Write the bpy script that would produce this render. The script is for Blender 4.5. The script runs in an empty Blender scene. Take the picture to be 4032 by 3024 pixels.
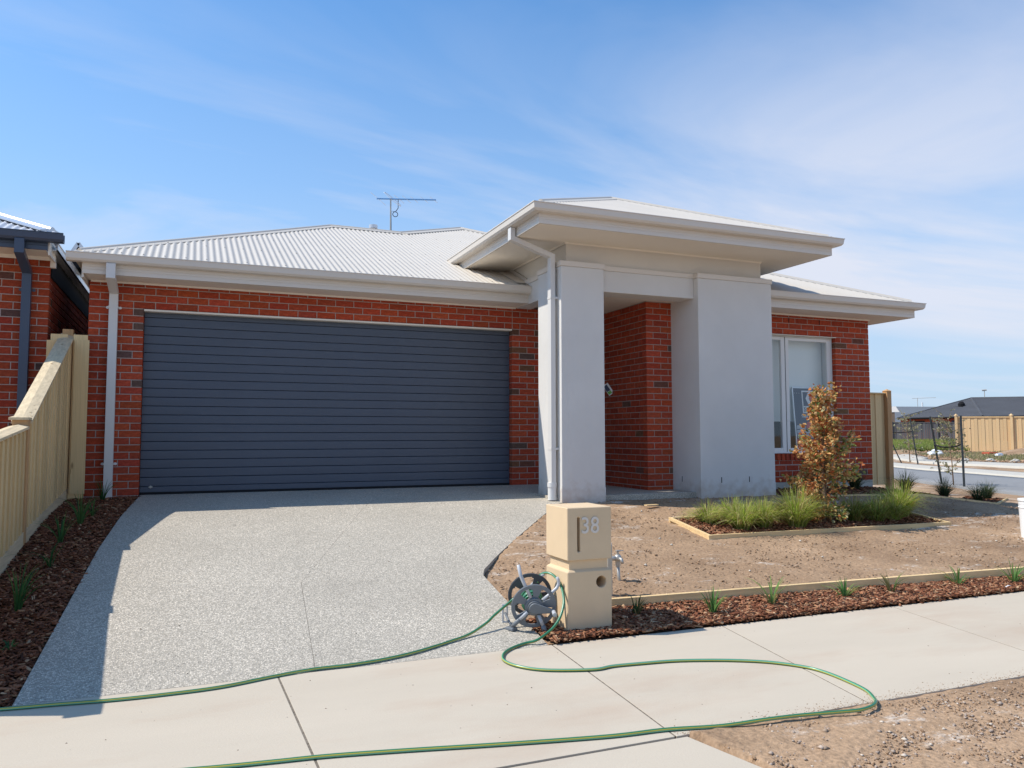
import bpy, bmesh, math, random
import numpy as np
from mathutils import Vector, Matrix, noise
rnd = random.Random(7)
nr = np.random.RandomState(7)
scene = bpy.context.scene
C = scene.collection
R = math.radians

# ------------------------------------------------------------ camera, sky, sun, exposure
CAMP = Vector((0.5666, -10.3240, 0.7079))
cam_d = bpy.data.cameras.new("camera")
cam = bpy.data.objects.new("camera", cam_d)
C.objects.link(cam)
rot = Matrix(((0.92530, -0.02376, -0.37848), (-0.37923, -0.06129, -0.92327), (-0.00126, 0.99784, -0.06572)))
cam.matrix_world = Matrix.Translation(CAMP) @ rot.to_4x4()
cam_d.sensor_fit = 'HORIZONTAL'
cam_d.sensor_width = 36.0
cam_d.lens = 36.0 * 3071.8 / 4032.0
cam_d.clip_start = 0.05
cam_d.clip_end = 3000
scene.camera = cam

SUN_TRAVEL = Vector((0.74, -0.26, -1.0)).normalized()
SUN_EL = math.asin(-SUN_TRAVEL.z)
SUN_AZ = math.atan2(-SUN_TRAVEL.x, -SUN_TRAVEL.y)      # from +Y towards +X
world = bpy.data.worlds.new("World")
scene.world = world
world.use_nodes = True
SKY_STRENGTH = 0.15
SUN_STRENGTH = 3.35
sun_d = bpy.data.lights.new("sun", 'SUN')
sun_d.energy = SUN_STRENGTH
sun_d.angle = R(0.53)
sun_d.color = (1.0, 0.935, 0.84)
sun = bpy.data.objects.new("sun", sun_d)
C.objects.link(sun)
sun.rotation_euler = SUN_TRAVEL.to_track_quat('-Z', 'Y').to_euler()
vs = scene.view_settings
vs.view_transform = 'Standard'
vs.look = 'None'
vs.gamma = 1.0
vs.use_curve_mapping = False
vs.exposure = 0.58
scene.render.engine = 'CYCLES'
scene.cycles.max_bounces = 8
scene.cycles.transparent_max_bounces = 8

def build_world():
    nt = world.node_tree
    N = nt.nodes
    N.clear()
    L = nt.links
    out = N.new('ShaderNodeOutputWorld')
    bg = N.new('ShaderNodeBackground')
    bg.inputs['Strength'].default_value = SKY_STRENGTH
    sky = N.new('ShaderNodeTexSky')
    sky.sky_type = 'NISHITA'
    sky.sun_disc = False
    sky.sun_elevation = SUN_EL
    sky.sun_rotation = SUN_AZ
    sky.altitude = 0
    sky.air_density = 1.0
    sky.dust_density = 0.6
    sky.ozone_density = 2.2
    tc = N.new('ShaderNodeTexCoord')
    sep = N.new('ShaderNodeSeparateXYZ')
    L.new(tc.outputs['Generated'], sep.inputs[0])
    # project the view direction on a high plane so clouds stretch to the horizon
    mx = N.new('ShaderNodeMath'); mx.operation = 'MAXIMUM'; mx.inputs[1].default_value = 0.02
    L.new(sep.outputs['Z'], mx.inputs[0])
    ad = N.new('ShaderNodeMath'); ad.operation = 'ADD'; ad.inputs[1].default_value = 0.10
    L.new(mx.outputs[0], ad.inputs[0])
    dv = N.new('ShaderNodeVectorMath'); dv.operation = 'DIVIDE'
    cb = N.new('ShaderNodeCombineXYZ')
    for i in range(3):
        L.new(ad.outputs[0], cb.inputs[i])
    L.new(tc.outputs['Generated'], dv.inputs[0])
    L.new(cb.outputs[0], dv.inputs[1])
    mp = N.new('ShaderNodeMapping')
    mp.inputs['Location'].default_value = CLOUD_LOC
    mp.inputs['Rotation'].default_value = (0, 0, CLOUD_ROT)
    mp.inputs['Scale'].default_value = (0.55, 1.3, 0.0)
    L.new(dv.outputs[0], mp.inputs['Vector'])
    n1 = N.new('ShaderNodeTexNoise')
    n1.inputs['Scale'].default_value = 0.55
    n1.inputs['Detail'].default_value = 7
    n1.inputs['Roughness'].default_value = 0.55
    n1.inputs['Distortion'].default_value = 0.7
    L.new(mp.outputs[0], n1.inputs['Vector'])
    r1 = N.new('ShaderNodeValToRGB')
    r1.color_ramp.elements[0].position = 0.45
    r1.color_ramp.elements[0].color = (0, 0, 0, 1)
    r1.color_ramp.elements[1].position = 0.64
    r1.color_ramp.elements[1].color = (1, 1, 1, 1)
    L.new(n1.outputs[0], r1.inputs[0])
    # thicker cloud low down, thin high up
    rz = N.new('ShaderNodeValToRGB')
    e = rz.color_ramp.elements
    e[0].position = 0.0; e[0].color = (0.6, 0.6, 0.6, 1)
    e[1].position = 0.62; e[1].color = (0.12, 0.12, 0.12, 1)
    m = e.new(0.22); m.color = (0.90, 0.90, 0.90, 1)
    m = e.new(0.42); m.color = (0.42, 0.42, 0.42, 1)
    L.new(sep.outputs['Z'], rz.inputs[0])
    mul = N.new('ShaderNodeMath'); mul.operation = 'MULTIPLY'
    L.new(r1.outputs[0], mul.inputs[0]); L.new(rz.outputs[0], mul.inputs[1])
    # thin high haze, strongest towards the horizon
    hz = N.new('ShaderNodeValToRGB')
    h = hz.color_ramp.elements
    h[0].position = 0.0; h[0].color = (0.92, 0.92, 0.92, 1)
    h[1].position = 0.55; h[1].color = (0.0, 0.0, 0.0, 1)
    hm = h.new(0.3); hm.color = (0.36, 0.36, 0.36, 1)
    hm = h.new(0.12); hm.color = (0.82, 0.82, 0.82, 1)
    L.new(sep.outputs['Z'], hz.inputs[0])
    mixh = N.new('ShaderNodeMixRGB'); mixh.inputs[2].default_value = HAZE_COL
    L.new(hz.outputs[0], mixh.inputs[0])
    tint = N.new('ShaderNodeMixRGB'); tint.blend_type = 'MULTIPLY'; tint.inputs[0].default_value = 1.0
    tint.inputs[2].default_value = SKY_TINT
    L.new(sky.outputs[0], tint.inputs[1])
    L.new(tint.outputs[0], mixh.inputs[1])
    mixc = N.new('ShaderNodeMixRGB'); mixc.inputs[2].default_value = CLOUD_COL
    L.new(mul.outputs[0], mixc.inputs[0])
    L.new(mixh.outputs[0], mixc.inputs[1])
    L.new(mixc.outputs[0], bg.inputs[0])
    L.new(bg.outputs[0], out.inputs[0])
CLOUD_LOC = (-6.988, 2.697, 0)
CLOUD_ROT = 0.883
HAZE_COL = (2.5, 3.08, 3.9, 1)
CLOUD_COL = (3.55, 3.65, 4.1, 1)
SKY_TINT = (0.39, 0.72, 0.93, 1)
build_world()

# ------------------------------------------------------------ helpers
class MB:
    def __init__(s):
        s.v = []; s.f = []; s.m = []; s.c = []
    def add(s, vs, fs, mi=0, col=None):
        o = len(s.v)
        s.v.extend(tuple(p) for p in vs)
        for f in fs:
            s.f.append(tuple(i + o for i in f)); s.m.append(mi); s.c.append(col)
        return s
    def box(s, x0, y0, z0, x1, y1, z1, mi=0, col=None, M=None):
        vs = [Vector((x, y, z)) for z in (z0, z1) for y in (y0, y1) for x in (x0, x1)]
        if M is not None: vs = [M @ v for v in vs]
        s.add(vs, [(0, 2, 3, 1), (4, 5, 7, 6), (0, 1, 5, 4), (2, 6, 7, 3), (0, 4, 6, 2), (1, 3, 7, 5)], mi, col)
        return s
    def tube(s, pts, r, n=8, mi=0, caps=True, stripes=None, col=None, twist=0.0):
        pts = [Vector(p) for p in pts]
        rr = r if isinstance(r, (list, tuple)) else [r] * len(pts)
        t0 = (pts[1] - pts[0]).normalized()
        up = Vector((0, 0, 1)) if abs(t0.z) < 0.9 else Vector((1, 0, 0))
        a = t0.cross(up).normalized()
        o = len(s.v); k = len(pts)
        for i, p in enumerate(pts):
            t = (pts[min(i + 1, k - 1)] - pts[max(i - 1, 0)]).normalized()
            a = (a - t * a.dot(t)).normalized(); b = t.cross(a)
            for j in range(n):
                an = 2 * math.pi * j / n + twist * i
                s.v.append(tuple(p + (a * math.cos(an) + b * math.sin(an)) * rr[i]))
        for i in range(k - 1):
            for j in range(n):
                q = (j + 1) % n
                s.f.append((o + i * n + j, o + i * n + q, o + (i + 1) * n + q, o + (i + 1) * n + j))
                s.m.append(stripes[j] if stripes else mi); s.c.append(col)
        if caps:
            s.f.append(tuple(o + j for j in reversed(range(n)))); s.m.append(mi); s.c.append(col)
            s.f.append(tuple(o + (k - 1) * n + j for j in range(n))); s.m.append(mi); s.c.append(col)
        return s
    def prism(s, poly, z0, z1, mi=0):
        n = len(poly)
        s.add([(x, y, z0) for x, y in poly] + [(x, y, z1) for x, y in poly],
              [tuple(reversed(range(n))), tuple(range(n, 2 * n))] + [(i, (i + 1) % n, n + (i + 1) % n, n + i) for i in range(n)], mi)
        return s
    def sweep(s, prof, path, z, mi=0):
        """closed profile (out, dz) swept along plan path; out is to the right of the heading, corners mitred"""
        P = [Vector((x, y)) for x, y in path]; k = len(P); n = len(prof); o = len(s.v)
        for i, p in enumerate(P):
            d0 = (P[i] - P[i - 1]).normalized() if i > 0 else (P[1] - P[0]).normalized()
            d1 = (P[i + 1] - P[i]).normalized() if i < k - 1 else d0
            n0 = Vector((d0.y, -d0.x)); n1 = Vector((d1.y, -d1.x))
            m = (n0 + n1).normalized(); m = m / max(0.3, m.dot(n0))
            for (a, b) in prof:
                s.v.append((p.x + m.x * a, p.y + m.y * a, z + b))
        for i in range(k - 1):
            for j in range(n):
                q = (j + 1) % n
                s.f.append((o + i * n + j, o + i * n + q, o + (i + 1) * n + q, o + (i + 1) * n + j)); s.m.append(mi); s.c.append(None)
        s.f.append(tuple(o + j for j in range(n))); s.m.append(mi); s.c.append(None)
        s.f.append(tuple(o + (k - 1) * n + j for j in reversed(range(n)))); s.m.append(mi); s.c.append(None)
        return s
    def mesh(s, name, mats=(), smooth=False, fixn=True):
        me = bpy.data.meshes.new(name)
        me.from_pydata(s.v, [], s.f)
        for m in mats: me.materials.append(m)
        if len(mats) > 1: me.polygons.foreach_set('material_index', s.m)
        if any(c is not None for c in s.c):
            ca = me.color_attributes.new(name='col', type='FLOAT_COLOR', domain='CORNER')
            arr = np.ones((len(me.loops), 4), dtype=np.float32); k = 0
            for f, c in zip(s.f, s.c):
                if c is not None: arr[k:k + len(f), :3] = c
                k += len(f)
            ca.data.foreach_set('color', arr.ravel())
        if fixn and len(s.f) < 30000:
            bm = bmesh.new(); bm.from_mesh(me); bmesh.ops.recalc_face_normals(bm, faces=bm.faces); bm.to_mesh(me); bm.free()
        if smooth: me.polygons.foreach_set('use_smooth', [True] * len(me.polygons))
        me.update()
        return me
    def build(s, name, mat, parent=None, smooth=False, bevel=0.0, fixn=True, seg=2):
        mats = mat if isinstance(mat, (list, tuple)) else (mat,)
        o = bpy.data.objects.new(name, s.mesh(name, mats, smooth, fixn))
        C.objects.link(o); o.parent = parent
        if bevel:
            b = o.modifiers.new('bevel', 'BEVEL'); b.width = bevel; b.segments = seg; b.limit_method = 'ANGLE'
        if smooth == 'angle': pass
        return o

def np_mesh(name, V, F, mat, parent=None, col=None, smooth=False):
    me = bpy.data.meshes.new(name)
    V = np.asarray(V, dtype=np.float32); F = np.asarray(F, dtype=np.int32)
    me.vertices.add(len(V)); me.vertices.foreach_set('co', V.ravel())
    k = F.shape[1]
    me.loops.add(F.size); me.loops.foreach_set('vertex_index', F.ravel())
    me.polygons.add(len(F)); me.polygons.foreach_set('loop_start', np.arange(0, F.size, k, dtype=np.int32))
    me.polygons.foreach_set('loop_total', np.full(len(F), k, dtype=np.int32))
    if smooth: me.polygons.foreach_set('use_smooth', np.ones(len(F), dtype=bool))
    me.update(calc_edges=True)
    if col is not None:
        ca = me.color_attributes.new(name='col', type='FLOAT_COLOR', domain='CORNER')
        a = np.ones((F.size, 4), dtype=np.float32); a[:, :3] = np.repeat(np.asarray(col, dtype=np.float32), k, axis=0)
        ca.data.foreach_set('color', a.ravel())
    me.materials.append(mat)
    o = bpy.data.objects.new(name, me); C.objects.link(o); o.parent = parent
    return o

def tag(o, label=None, cat=None, group=None, kind=None):
    if label: o['label'] = label
    if cat: o['category'] = cat
    if group: o['group'] = group
    if kind: o['kind'] = kind
    return o
def thing(name, label, cat, loc=(0, 0, 0), rz=0.0, group=None):
    o = bpy.data.objects.new(name, None); C.objects.link(o)
    o.location = loc; o.rotation_euler = (0, 0, rz); o.empty_display_size = 0.1
    return tag(o, label, cat, group)
def piece(name, me, parent, loc, rotz=0.0, scale=(1, 1, 1), color=None, rot=None):
    o = bpy.data.objects.new(name, me); C.objects.link(o); o.parent = parent
    o.location = loc; o.rotation_euler = rot if rot else (0, 0, rotz); o.scale = scale
    if color: o.color = (*color, 1)
    return o
def copy_thing(o, loc, rz, label, sc=1.0):
    c = o.copy(); C.objects.link(c); c.location = loc; c.rotation_euler = (0, 0, rz); c.scale = (sc,) * 3; c['label'] = label
    for ch in o.children:
        d = ch.copy(); C.objects.link(d); d.parent = c
        for g in ch.children:
            e = g.copy(); C.objects.link(e); e.parent = d
    return c

# ------------------------------------------------------------ materials
def mat(name, col, rough=0.8, spec=0.3, metal=0.0, var=0.0, vscale=8.0, bump=0.0, bscale=40.0, src='flat', spread=0.0, stretch=None, col2=None, c2lo=0.5, c2hi=0.7, c2scale=3.0, sheen=0.0):
    m = bpy.data.materials.new(name); m.use_nodes = True
    nt = m.node_tree; N = nt.nodes; L = nt.links; b = N['Principled BSDF']
    b.inputs['Roughness'].default_value = rough
    b.inputs['Specular IOR Level'].default_value = spec
    b.inputs['Metallic'].default_value = metal
    tc = N.new('ShaderNodeTexCoord'); vec = tc.outputs['Object']
    if stretch:
        mp = N.new('ShaderNodeMapping'); mp.inputs['Scale'].default_value = stretch; L.new(vec, mp.inputs[0]); vec = mp.outputs[0]
    if src == 'flat':
        rgb = N.new('ShaderNodeRGB'); rgb.outputs[0].default_value = (*col, 1); cur = rgb.outputs[0]
    elif src == 'object':
        oi = N.new('ShaderNodeObjectInfo'); cur = oi.outputs['Color']
    else:
        at = N.new('ShaderNodeAttribute'); at.attribute_name = 'col'; cur = at.outputs['Color']
    if col2:
        n2 = N.new('ShaderNodeTexNoise'); n2.inputs['Scale'].default_value = c2scale; n2.inputs['Detail'].default_value = 8; n2.inputs['Roughness'].default_value = 0.65
        L.new(vec, n2.inputs['Vector'])
        mr = N.new('ShaderNodeMapRange'); mr.inputs[1].default_value = c2lo; mr.inputs[2].default_value = c2hi; L.new(n2.outputs[0], mr.inputs[0])
        mx = N.new('ShaderNodeMixRGB'); mx.inputs[2].default_value = (*col2, 1); L.new(mr.outputs[0], mx.inputs[0]); L.new(cur, mx.inputs[1]); cur = mx.outputs[0]
    if var:
        n = N.new('ShaderNodeTexNoise'); n.inputs['Scale'].default_value = vscale; n.inputs['Detail'].default_value = 6; n.inputs['Roughness'].default_value = 0.6
        L.new(vec, n.inputs['Vector'])
        hs = N.new('ShaderNodeHueSaturation')
        mr = N.new('ShaderNodeMapRange'); mr.inputs[1].default_value = 0.3; mr.inputs[2].default_value = 0.7; mr.inputs[3].default_value = 1 - var; mr.inputs[4].default_value = 1 + var
        L.new(n.outputs[0], mr.inputs[0]); L.new(mr.outputs[0], hs.inputs['Value']); L.new(cur, hs.inputs['Color']); cur = hs.outputs[0]
    if spread:
        oi = N.new('ShaderNodeObjectInfo'); hs = N.new('ShaderNodeHueSaturation')
        mr = N.new('ShaderNodeMapRange'); mr.inputs[3].default_value = 1 - spread; mr.inputs[4].default_value = 1 + spread
        L.new(oi.outputs['Random'], mr.inputs[0]); L.new(mr.outputs[0], hs.inputs['Value']); L.new(cur, hs.inputs['Color']); cur = hs.outputs[0]
    L.new(cur, b.inputs['Base Color'])
    if bump:
        nb = N.new('ShaderNodeTexNoise'); nb.inputs['Scale'].default_value = bscale; nb.inputs['Detail'].default_value = 5
        L.new(vec, nb.inputs['Vector'])
        bp = N.new('ShaderNodeBump'); bp.inputs['Strength'].default_value = bump; bp.inputs['Distance'].default_value = 0.01
        L.new(nb.outputs[0], bp.inputs['Height']); L.new(bp.outputs[0], b.inputs['Normal'])
    return m

M = {}
M['brick'] = mat('brick_face', (0.4, 0.08, 0.04), 0.9, 0.15, var=0.28, vscale=22, bump=0.6, bscale=70, src='object', stretch=(1, 1, 1.6))
M['brick_stuff'] = mat('brick_face_mass', (0.4, 0.08, 0.04), 0.9, 0.15, var=0.28, vscale=22, bump=0.6, bscale=70, src='attr')
M['mortar'] = mat('mortar', (0.43, 0.36, 0.32), 0.95, 0.1, var=0.10, vscale=30, bump=0.5, bscale=120)
M['render'] = mat('acrylic_render', (0.70, 0.68, 0.645), 0.92, 0.12, var=0.045, vscale=1.4, bump=0.55, bscale=180)
M['render_box'] = mat('upper_render', (0.68, 0.64, 0.57), 0.92, 0.12, var=0.03, vscale=2.0, bump=0.2, bscale=240)
M['roof'] = mat('corrugated_steel', (0.55, 0.50, 0.43), 0.5, 0.35, var=0.03, vscale=1.5)
M['gutter'] = mat('gutter_steel', (0.68, 0.625, 0.555), 0.42, 0.4, var=0.015, vscale=3)
M['soffit'] = mat('painted_soffit', (0.84, 0.77, 0.67), 0.85, 0.2, var=0.02, vscale=2)
M['trim'] = mat('painted_trim', (0.82, 0.75, 0.65), 0.6, 0.3)
M['screw'] = mat('roof_screw', (0.30, 0.29, 0.28), 0.5, 0.4)
M['door'] = mat('garage_door_steel', (0.068, 0.085, 0.118), 0.38, 0.45, var=0.05, vscale=1.3, bump=0.12, bscale=300, stretch=(1, 1, 8))
M['dark'] = mat('dark_recess', (0.02, 0.02, 0.022), 0.9, 0.1)
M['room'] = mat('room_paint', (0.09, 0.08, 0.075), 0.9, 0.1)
M['frame'] = mat('white_window_frame', (0.78, 0.77, 0.74), 0.4, 0.4)
M['blind'] = mat('roller_blind', (0.84, 0.86, 0.83), 0.9, 0.1, var=0.03, vscale=1.2)
M['pipe'] = mat('downpipe_steel', (0.66, 0.645, 0.62), 0.4, 0.4)
M['pvc'] = mat('white_pvc', (0.72, 0.71, 0.69), 0.35, 0.45)
M['navy'] = mat('navy_steel', (0.045, 0.068, 0.115), 0.35, 0.5)
M['silver'] = mat('zinc_flashing', (0.62, 0.63, 0.65), 0.32, 0.6, metal=0.5)
M['nroof'] = mat('neighbour_roof_steel', (0.50, 0.52, 0.56), 0.45, 0.4)
M['pine'] = mat('treated_pine', (0.72, 0.53, 0.28), 0.8, 0.2, var=0.16, vscale=5, bump=0.3, bscale=60, stretch=(6, 6, 0.5), spread=0.14)
M['pine_h'] = mat('treated_pine_rail', (0.74, 0.53, 0.275), 0.8, 0.2, var=0.16, vscale=5, bump=0.3, bscale=60, stretch=(0.5, 6, 6), spread=0.08)
M['pine_y'] = mat('treated_pine_cap', (0.66, 0.53, 0.345), 0.8, 0.2, var=0.18, vscale=5, bump=0.3, bscale=60, stretch=(7, 0.6, 6), spread=0.08)
M['post'] = mat('cypress_post', (0.52, 0.31, 0.15), 0.8, 0.2, var=0.16, vscale=5, bump=0.3, bscale=60, stretch=(6, 6, 0.5))
M['pine_far'] = mat('far_pine_paling', (0.68, 0.475, 0.26), 0.85, 0.1, var=0.1, vscale=4, stretch=(6, 6, 0.4), spread=0.1)  # the far fence's own orange-yellow pine colour
M['grey_fence'] = mat('weathered_paling', (0.115, 0.115, 0.12), 0.9, 0.1, var=0.2, vscale=4, stretch=(6, 6, 0.4), spread=0.25)
M['sandstone'] = mat('sand_coloured_concrete', (0.67, 0.505, 0.325), 0.92, 0.12, var=0.035, vscale=6, bump=0.25, bscale=300)
M['digit'] = mat('brushed_digits', (0.66, 0.60, 0.53), 0.4, 0.4, metal=0.0)
M['reel_grey'] = mat('grey_reel_plastic', (0.17, 0.185, 0.20), 0.45, 0.4)
M['reel_dark'] = mat('dark_or_shaded_reel_plastic', (0.07, 0.078, 0.09), 0.5, 0.4)
M['reel_light'] = mat('light_grey_tube', (0.46, 0.475, 0.50), 0.35, 0.45)
M['hose_g'] = mat('hose_green', (0.03, 0.17, 0.085), 0.28, 0.5)
M['hose_y'] = mat('hose_yellow', (0.42, 0.38, 0.05), 0.28, 0.5)
M['hose_l'] = mat('hose_light_green', (0.12, 0.36, 0.24), 0.28, 0.5)
M['metal'] = mat('galvanised', (0.46, 0.44, 0.40), 0.45, 0.5, metal=0.55)
M['blue'] = mat('blue_anodised', (0.10, 0.26, 0.52), 0.4, 0.5)
M['alu'] = mat('bright_aluminium', (0.7, 0.72, 0.75), 0.35, 0.5, metal=0.6)
M['bucket'] = mat('white_plastic', (0.80, 0.81, 0.82), 0.4, 0.4)
M['leaf'] = mat('leaf_colours', (0.1, 0.2, 0.05), 0.65, 0.25, src='attr')
M['bark'] = mat('young_bark', (0.30, 0.21, 0.14), 0.9, 0.1, var=0.25, vscale=30, bump=0.4)
M['stake'] = mat('weathered_stake', (0.05, 0.058, 0.062), 0.85, 0.15, var=0.3, vscale=12)
M['strap'] = mat('black_strap', (0.02, 0.02, 0.022), 0.8, 0.2)
M['chips'] = mat('bark_chips', (0.1, 0.04, 0.02), 0.9, 0.15, src='attr')
M['asphalt'] = mat('asphalt', (0.25, 0.25, 0.25), 0.95, 0.1, var=0.06, vscale=1.3, bump=0.3, bscale=150)
M['kerb'] = mat('kerb_concrete', (0.50, 0.465, 0.40), 0.95, 0.1, var=0.05, vscale=3)
M['white_paint'] = mat('white_print', (0.75, 0.75, 0.74), 0.5, 0.3)
M['grey_print'] = mat('grey_print', (0.45, 0.46, 0.47), 0.5, 0.3)
M['red_paint'] = mat('red_print', (0.60, 0.075, 0.045), 0.5, 0.3)
M['sign_navy'] = mat('navy_print', (0.035, 0.045, 0.085), 0.4, 0.4)
M['tile_far'] = mat('charcoal_roof_tile', (0.085, 0.087, 0.095), 0.8, 0.2, var=0.08, vscale=0.5)
M['slate_far'] = mat('bluegrey_roof_tile', (0.15, 0.165, 0.185), 0.8, 0.2)
M['brick_far'] = mat('far_red_brick', (0.40, 0.10, 0.055), 0.9, 0.1)
M['brown_far'] = mat('far_brown_brick', (0.20, 0.15, 0.115), 0.9, 0.1)
M['grass_m'] = mat('grass_blades', (0.1, 0.2, 0.03), 0.8, 0.15, src='attr')

def mat_concrete():
    m = mat('footpath_concrete', (0.52, 0.45, 0.355), 0.92, 0.15, var=0.035, vscale=1.6, bump=0.18, bscale=160, stretch=(0.5, 1.6, 1), col2=(0.47, 0.37, 0.28), c2lo=0.52, c2hi=0.78, c2scale=1.1, spread=0.012)
    return m
M['concrete'] = mat_concrete()
M['joint'] = mat('dirty_joint', (.19, .16, .125), .95, .1, var=.4, vscale=40)
def mat_aggregate():
    m = bpy.data.materials.new('exposed_aggregate'); m.use_nodes = True
    nt = m.node_tree; N = nt.nodes; L = nt.links; b = N['Principled BSDF']; b.inputs['Roughness'].default_value = 0.85; b.inputs['Specular IOR Level'].default_value = 0.2
    tc = N.new('ShaderNodeTexCoord')
    v = N.new('ShaderNodeTexVoronoi'); v.inputs['Scale'].default_value = 106; L.new(tc.outputs['Object'], v.inputs['Vector'])
    sp = N.new('ShaderNodeSeparateColor'); L.new(v.outputs['Color'], sp.inputs[0])
    r = N.new('ShaderNodeValToRGB'); e = r.color_ramp.elements
    e[0].position = 0.0; e[0].color = (0.20, 0.185, 0.16, 1)
    e[1].position = 1.0; e[1].color = (0.80, 0.715, 0.59, 1)
    k = e.new(0.35); k.color = (0.42, 0.38, 0.32, 1)
    k = e.new(0.6); k.color = (0.55, 0.495, 0.415, 1)
    L.new(sp.outputs[0], r.inputs[0])
    n = N.new('ShaderNodeTexNoise'); n.inputs['Scale'].default_value = 1.1; n.inputs['Detail'].default_value = 5; L.new(tc.outputs['Object'], n.inputs['Vector'])
    mr = N.new('ShaderNodeMapRange'); mr.inputs[1].default_value = .3; mr.inputs[2].default_value = .7; mr.inputs[3].default_value = .86; mr.inputs[4].default_value = 1.14; L.new(n.outputs[0], mr.inputs[0])
    hs = N.new('ShaderNodeHueSaturation'); L.new(r.outputs[0], hs.inputs['Color']); L.new(mr.outputs[0], hs.inputs['Value'])
    # cement matrix between stones
    ed = N.new('ShaderNodeMapRange'); ed.inputs[1].default_value = 0.35; ed.inputs[2].default_value = 0.62; L.new(v.outputs['Distance'], ed.inputs[0])
    mx = N.new('ShaderNodeMixRGB'); mx.inputs[2].default_value = (0.37, 0.335, 0.275, 1); L.new(ed.outputs[0], mx.inputs[0]); L.new(hs.outputs[0], mx.inputs[1])
    L.new(mx.outputs[0], b.inputs['Base Color'])
    bp = N.new('ShaderNodeBump'); bp.inputs['Strength'].default_value = 0.5; bp.inputs['Distance'].default_value = 0.004; bp.invert = True
    L.new(v.outputs['Distance'], bp.inputs['Height']); L.new(bp.outputs[0], b.inputs['Normal'])
    return m
M['aggregate'] = mat_aggregate()
def mat_soil():
    m = bpy.data.materials.new('dry_soil'); m.use_nodes = True
    nt = m.node_tree; N = nt.nodes; L = nt.links; b = N['Principled BSDF']; b.inputs['Roughness'].default_value = 0.95; b.inputs['Specular IOR Level'].default_value = 0.08
    tc = N.new('ShaderNodeTexCoord')
    n = N.new('ShaderNodeTexNoise'); n.inputs['Scale'].default_value = 0.9; n.inputs['Detail'].default_value = 9; n.inputs['Roughness'].default_value = 0.62; L.new(tc.outputs['Object'], n.inputs['Vector'])
    r = N.new('ShaderNodeValToRGB'); e = r.color_ramp.elements
    e[0].position = 0.3; e[0].color = (0.235, 0.15, 0.092, 1)
    e[1].position = 0.72; e[1].color = (0.45, 0.305, 0.192, 1)
    L.new(n.outputs[0], r.inputs[0])
    # pale lime dust in loose patches
    mp = N.new('ShaderNodeMapping'); mp.inputs['Scale'].default_value = (0.95, 1.9, 1); mp.inputs['Location'].default_value = (2.3, 0.4, 0); L.new(tc.outputs['Object'], mp.inputs[0])
    n2 = N.new('ShaderNodeTexNoise'); n2.inputs['Scale'].default_value = 1.3; n2.inputs['Detail'].default_value = 10; n2.inputs['Roughness'].default_value = 0.8; L.new(mp.outputs[0], n2.inputs['Vector'])
    mr = N.new('ShaderNodeMapRange'); mr.inputs[1].default_value = 0.555; mr.inputs[2].default_value = 0.68; L.new(n2.outputs[0], mr.inputs[0])
    mx = N.new('ShaderNodeMixRGB'); mx.inputs[2].default_value = (0.72, 0.66, 0.58, 1); L.new(mr.outputs[0], mx.inputs[0]); L.new(r.outputs[0], mx.inputs[1])
    n3 = N.new('ShaderNodeTexNoise'); n3.inputs['Scale'].default_value = 42; n3.inputs['Detail'].default_value = 4; L.new(tc.outputs['Object'], n3.inputs['Vector'])
    m3 = N.new('ShaderNodeMapRange'); m3.inputs[1].default_value = .3; m3.inputs[2].default_value = .7; m3.inputs[3].default_value = .78; m3.inputs[4].default_value = 1.2; L.new(n3.outputs[0], m3.inputs[0])
    hs = N.new('ShaderNodeHueSaturation'); L.new(mx.outputs[0], hs.inputs['Color']); L.new(m3.outputs[0], hs.inputs['Value'])
    L.new(hs.outputs[0], b.inputs['Base Color'])
    bp = N.new('ShaderNodeBump'); bp.inputs['Strength'].default_value = 0.8; bp.inputs['Distance'].default_value = 0.02
    n4 = N.new('ShaderNodeTexNoise'); n4.inputs['Scale'].default_value = 30; n4.inputs['Detail'].default_value = 7; L.new(tc.outputs['Object'], n4.inputs['Vector'])
    L.new(n4.outputs[0], bp.inputs['Height']); L.new(bp.outputs[0], b.inputs['Normal'])
    return m
M['soil'] = mat_soil()
def mat_glass():
    m = bpy.data.materials.new('window_glass'); m.use_nodes = True
    nt = m.node_tree; N = nt.nodes; L = nt.links; N.remove(N['Principled BSDF'])
    out = N['Material Output']
    g = N.new('ShaderNodeBsdfGlossy'); g.inputs['Roughness'].default_value = 0.02; g.inputs['Color'].default_value = (0.9, 0.95, 1, 1)
    t = N.new('ShaderNodeBsdfTransparent'); t.inputs['Color'].default_value = (0.93, 0.96, 0.96, 1)
    lw = N.new('ShaderNodeLayerWeight'); lw.inputs['Blend'].default_value = 0.5
    pw = N.new('ShaderNodeMath'); pw.operation = 'POWER'; pw.inputs[1].default_value = 3.0; L.new(lw.outputs['Facing'], pw.inputs[0])
    f = N.new('ShaderNodeMapRange'); f.inputs[3].default_value = 0.07; f.inputs[4].default_value = 0.9; L.new(pw.outputs[0], f.inputs[0])
    mx = N.new('ShaderNodeMixShader'); L.new(f.outputs[0], mx.inputs[0]); L.new(t.outputs[0], mx.inputs[1]); L.new(g.outputs[0], mx.inputs[2])
    L.new(mx.outputs[0], out.inputs[0])
    return m
M['glass'] = mat_glass()
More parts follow.
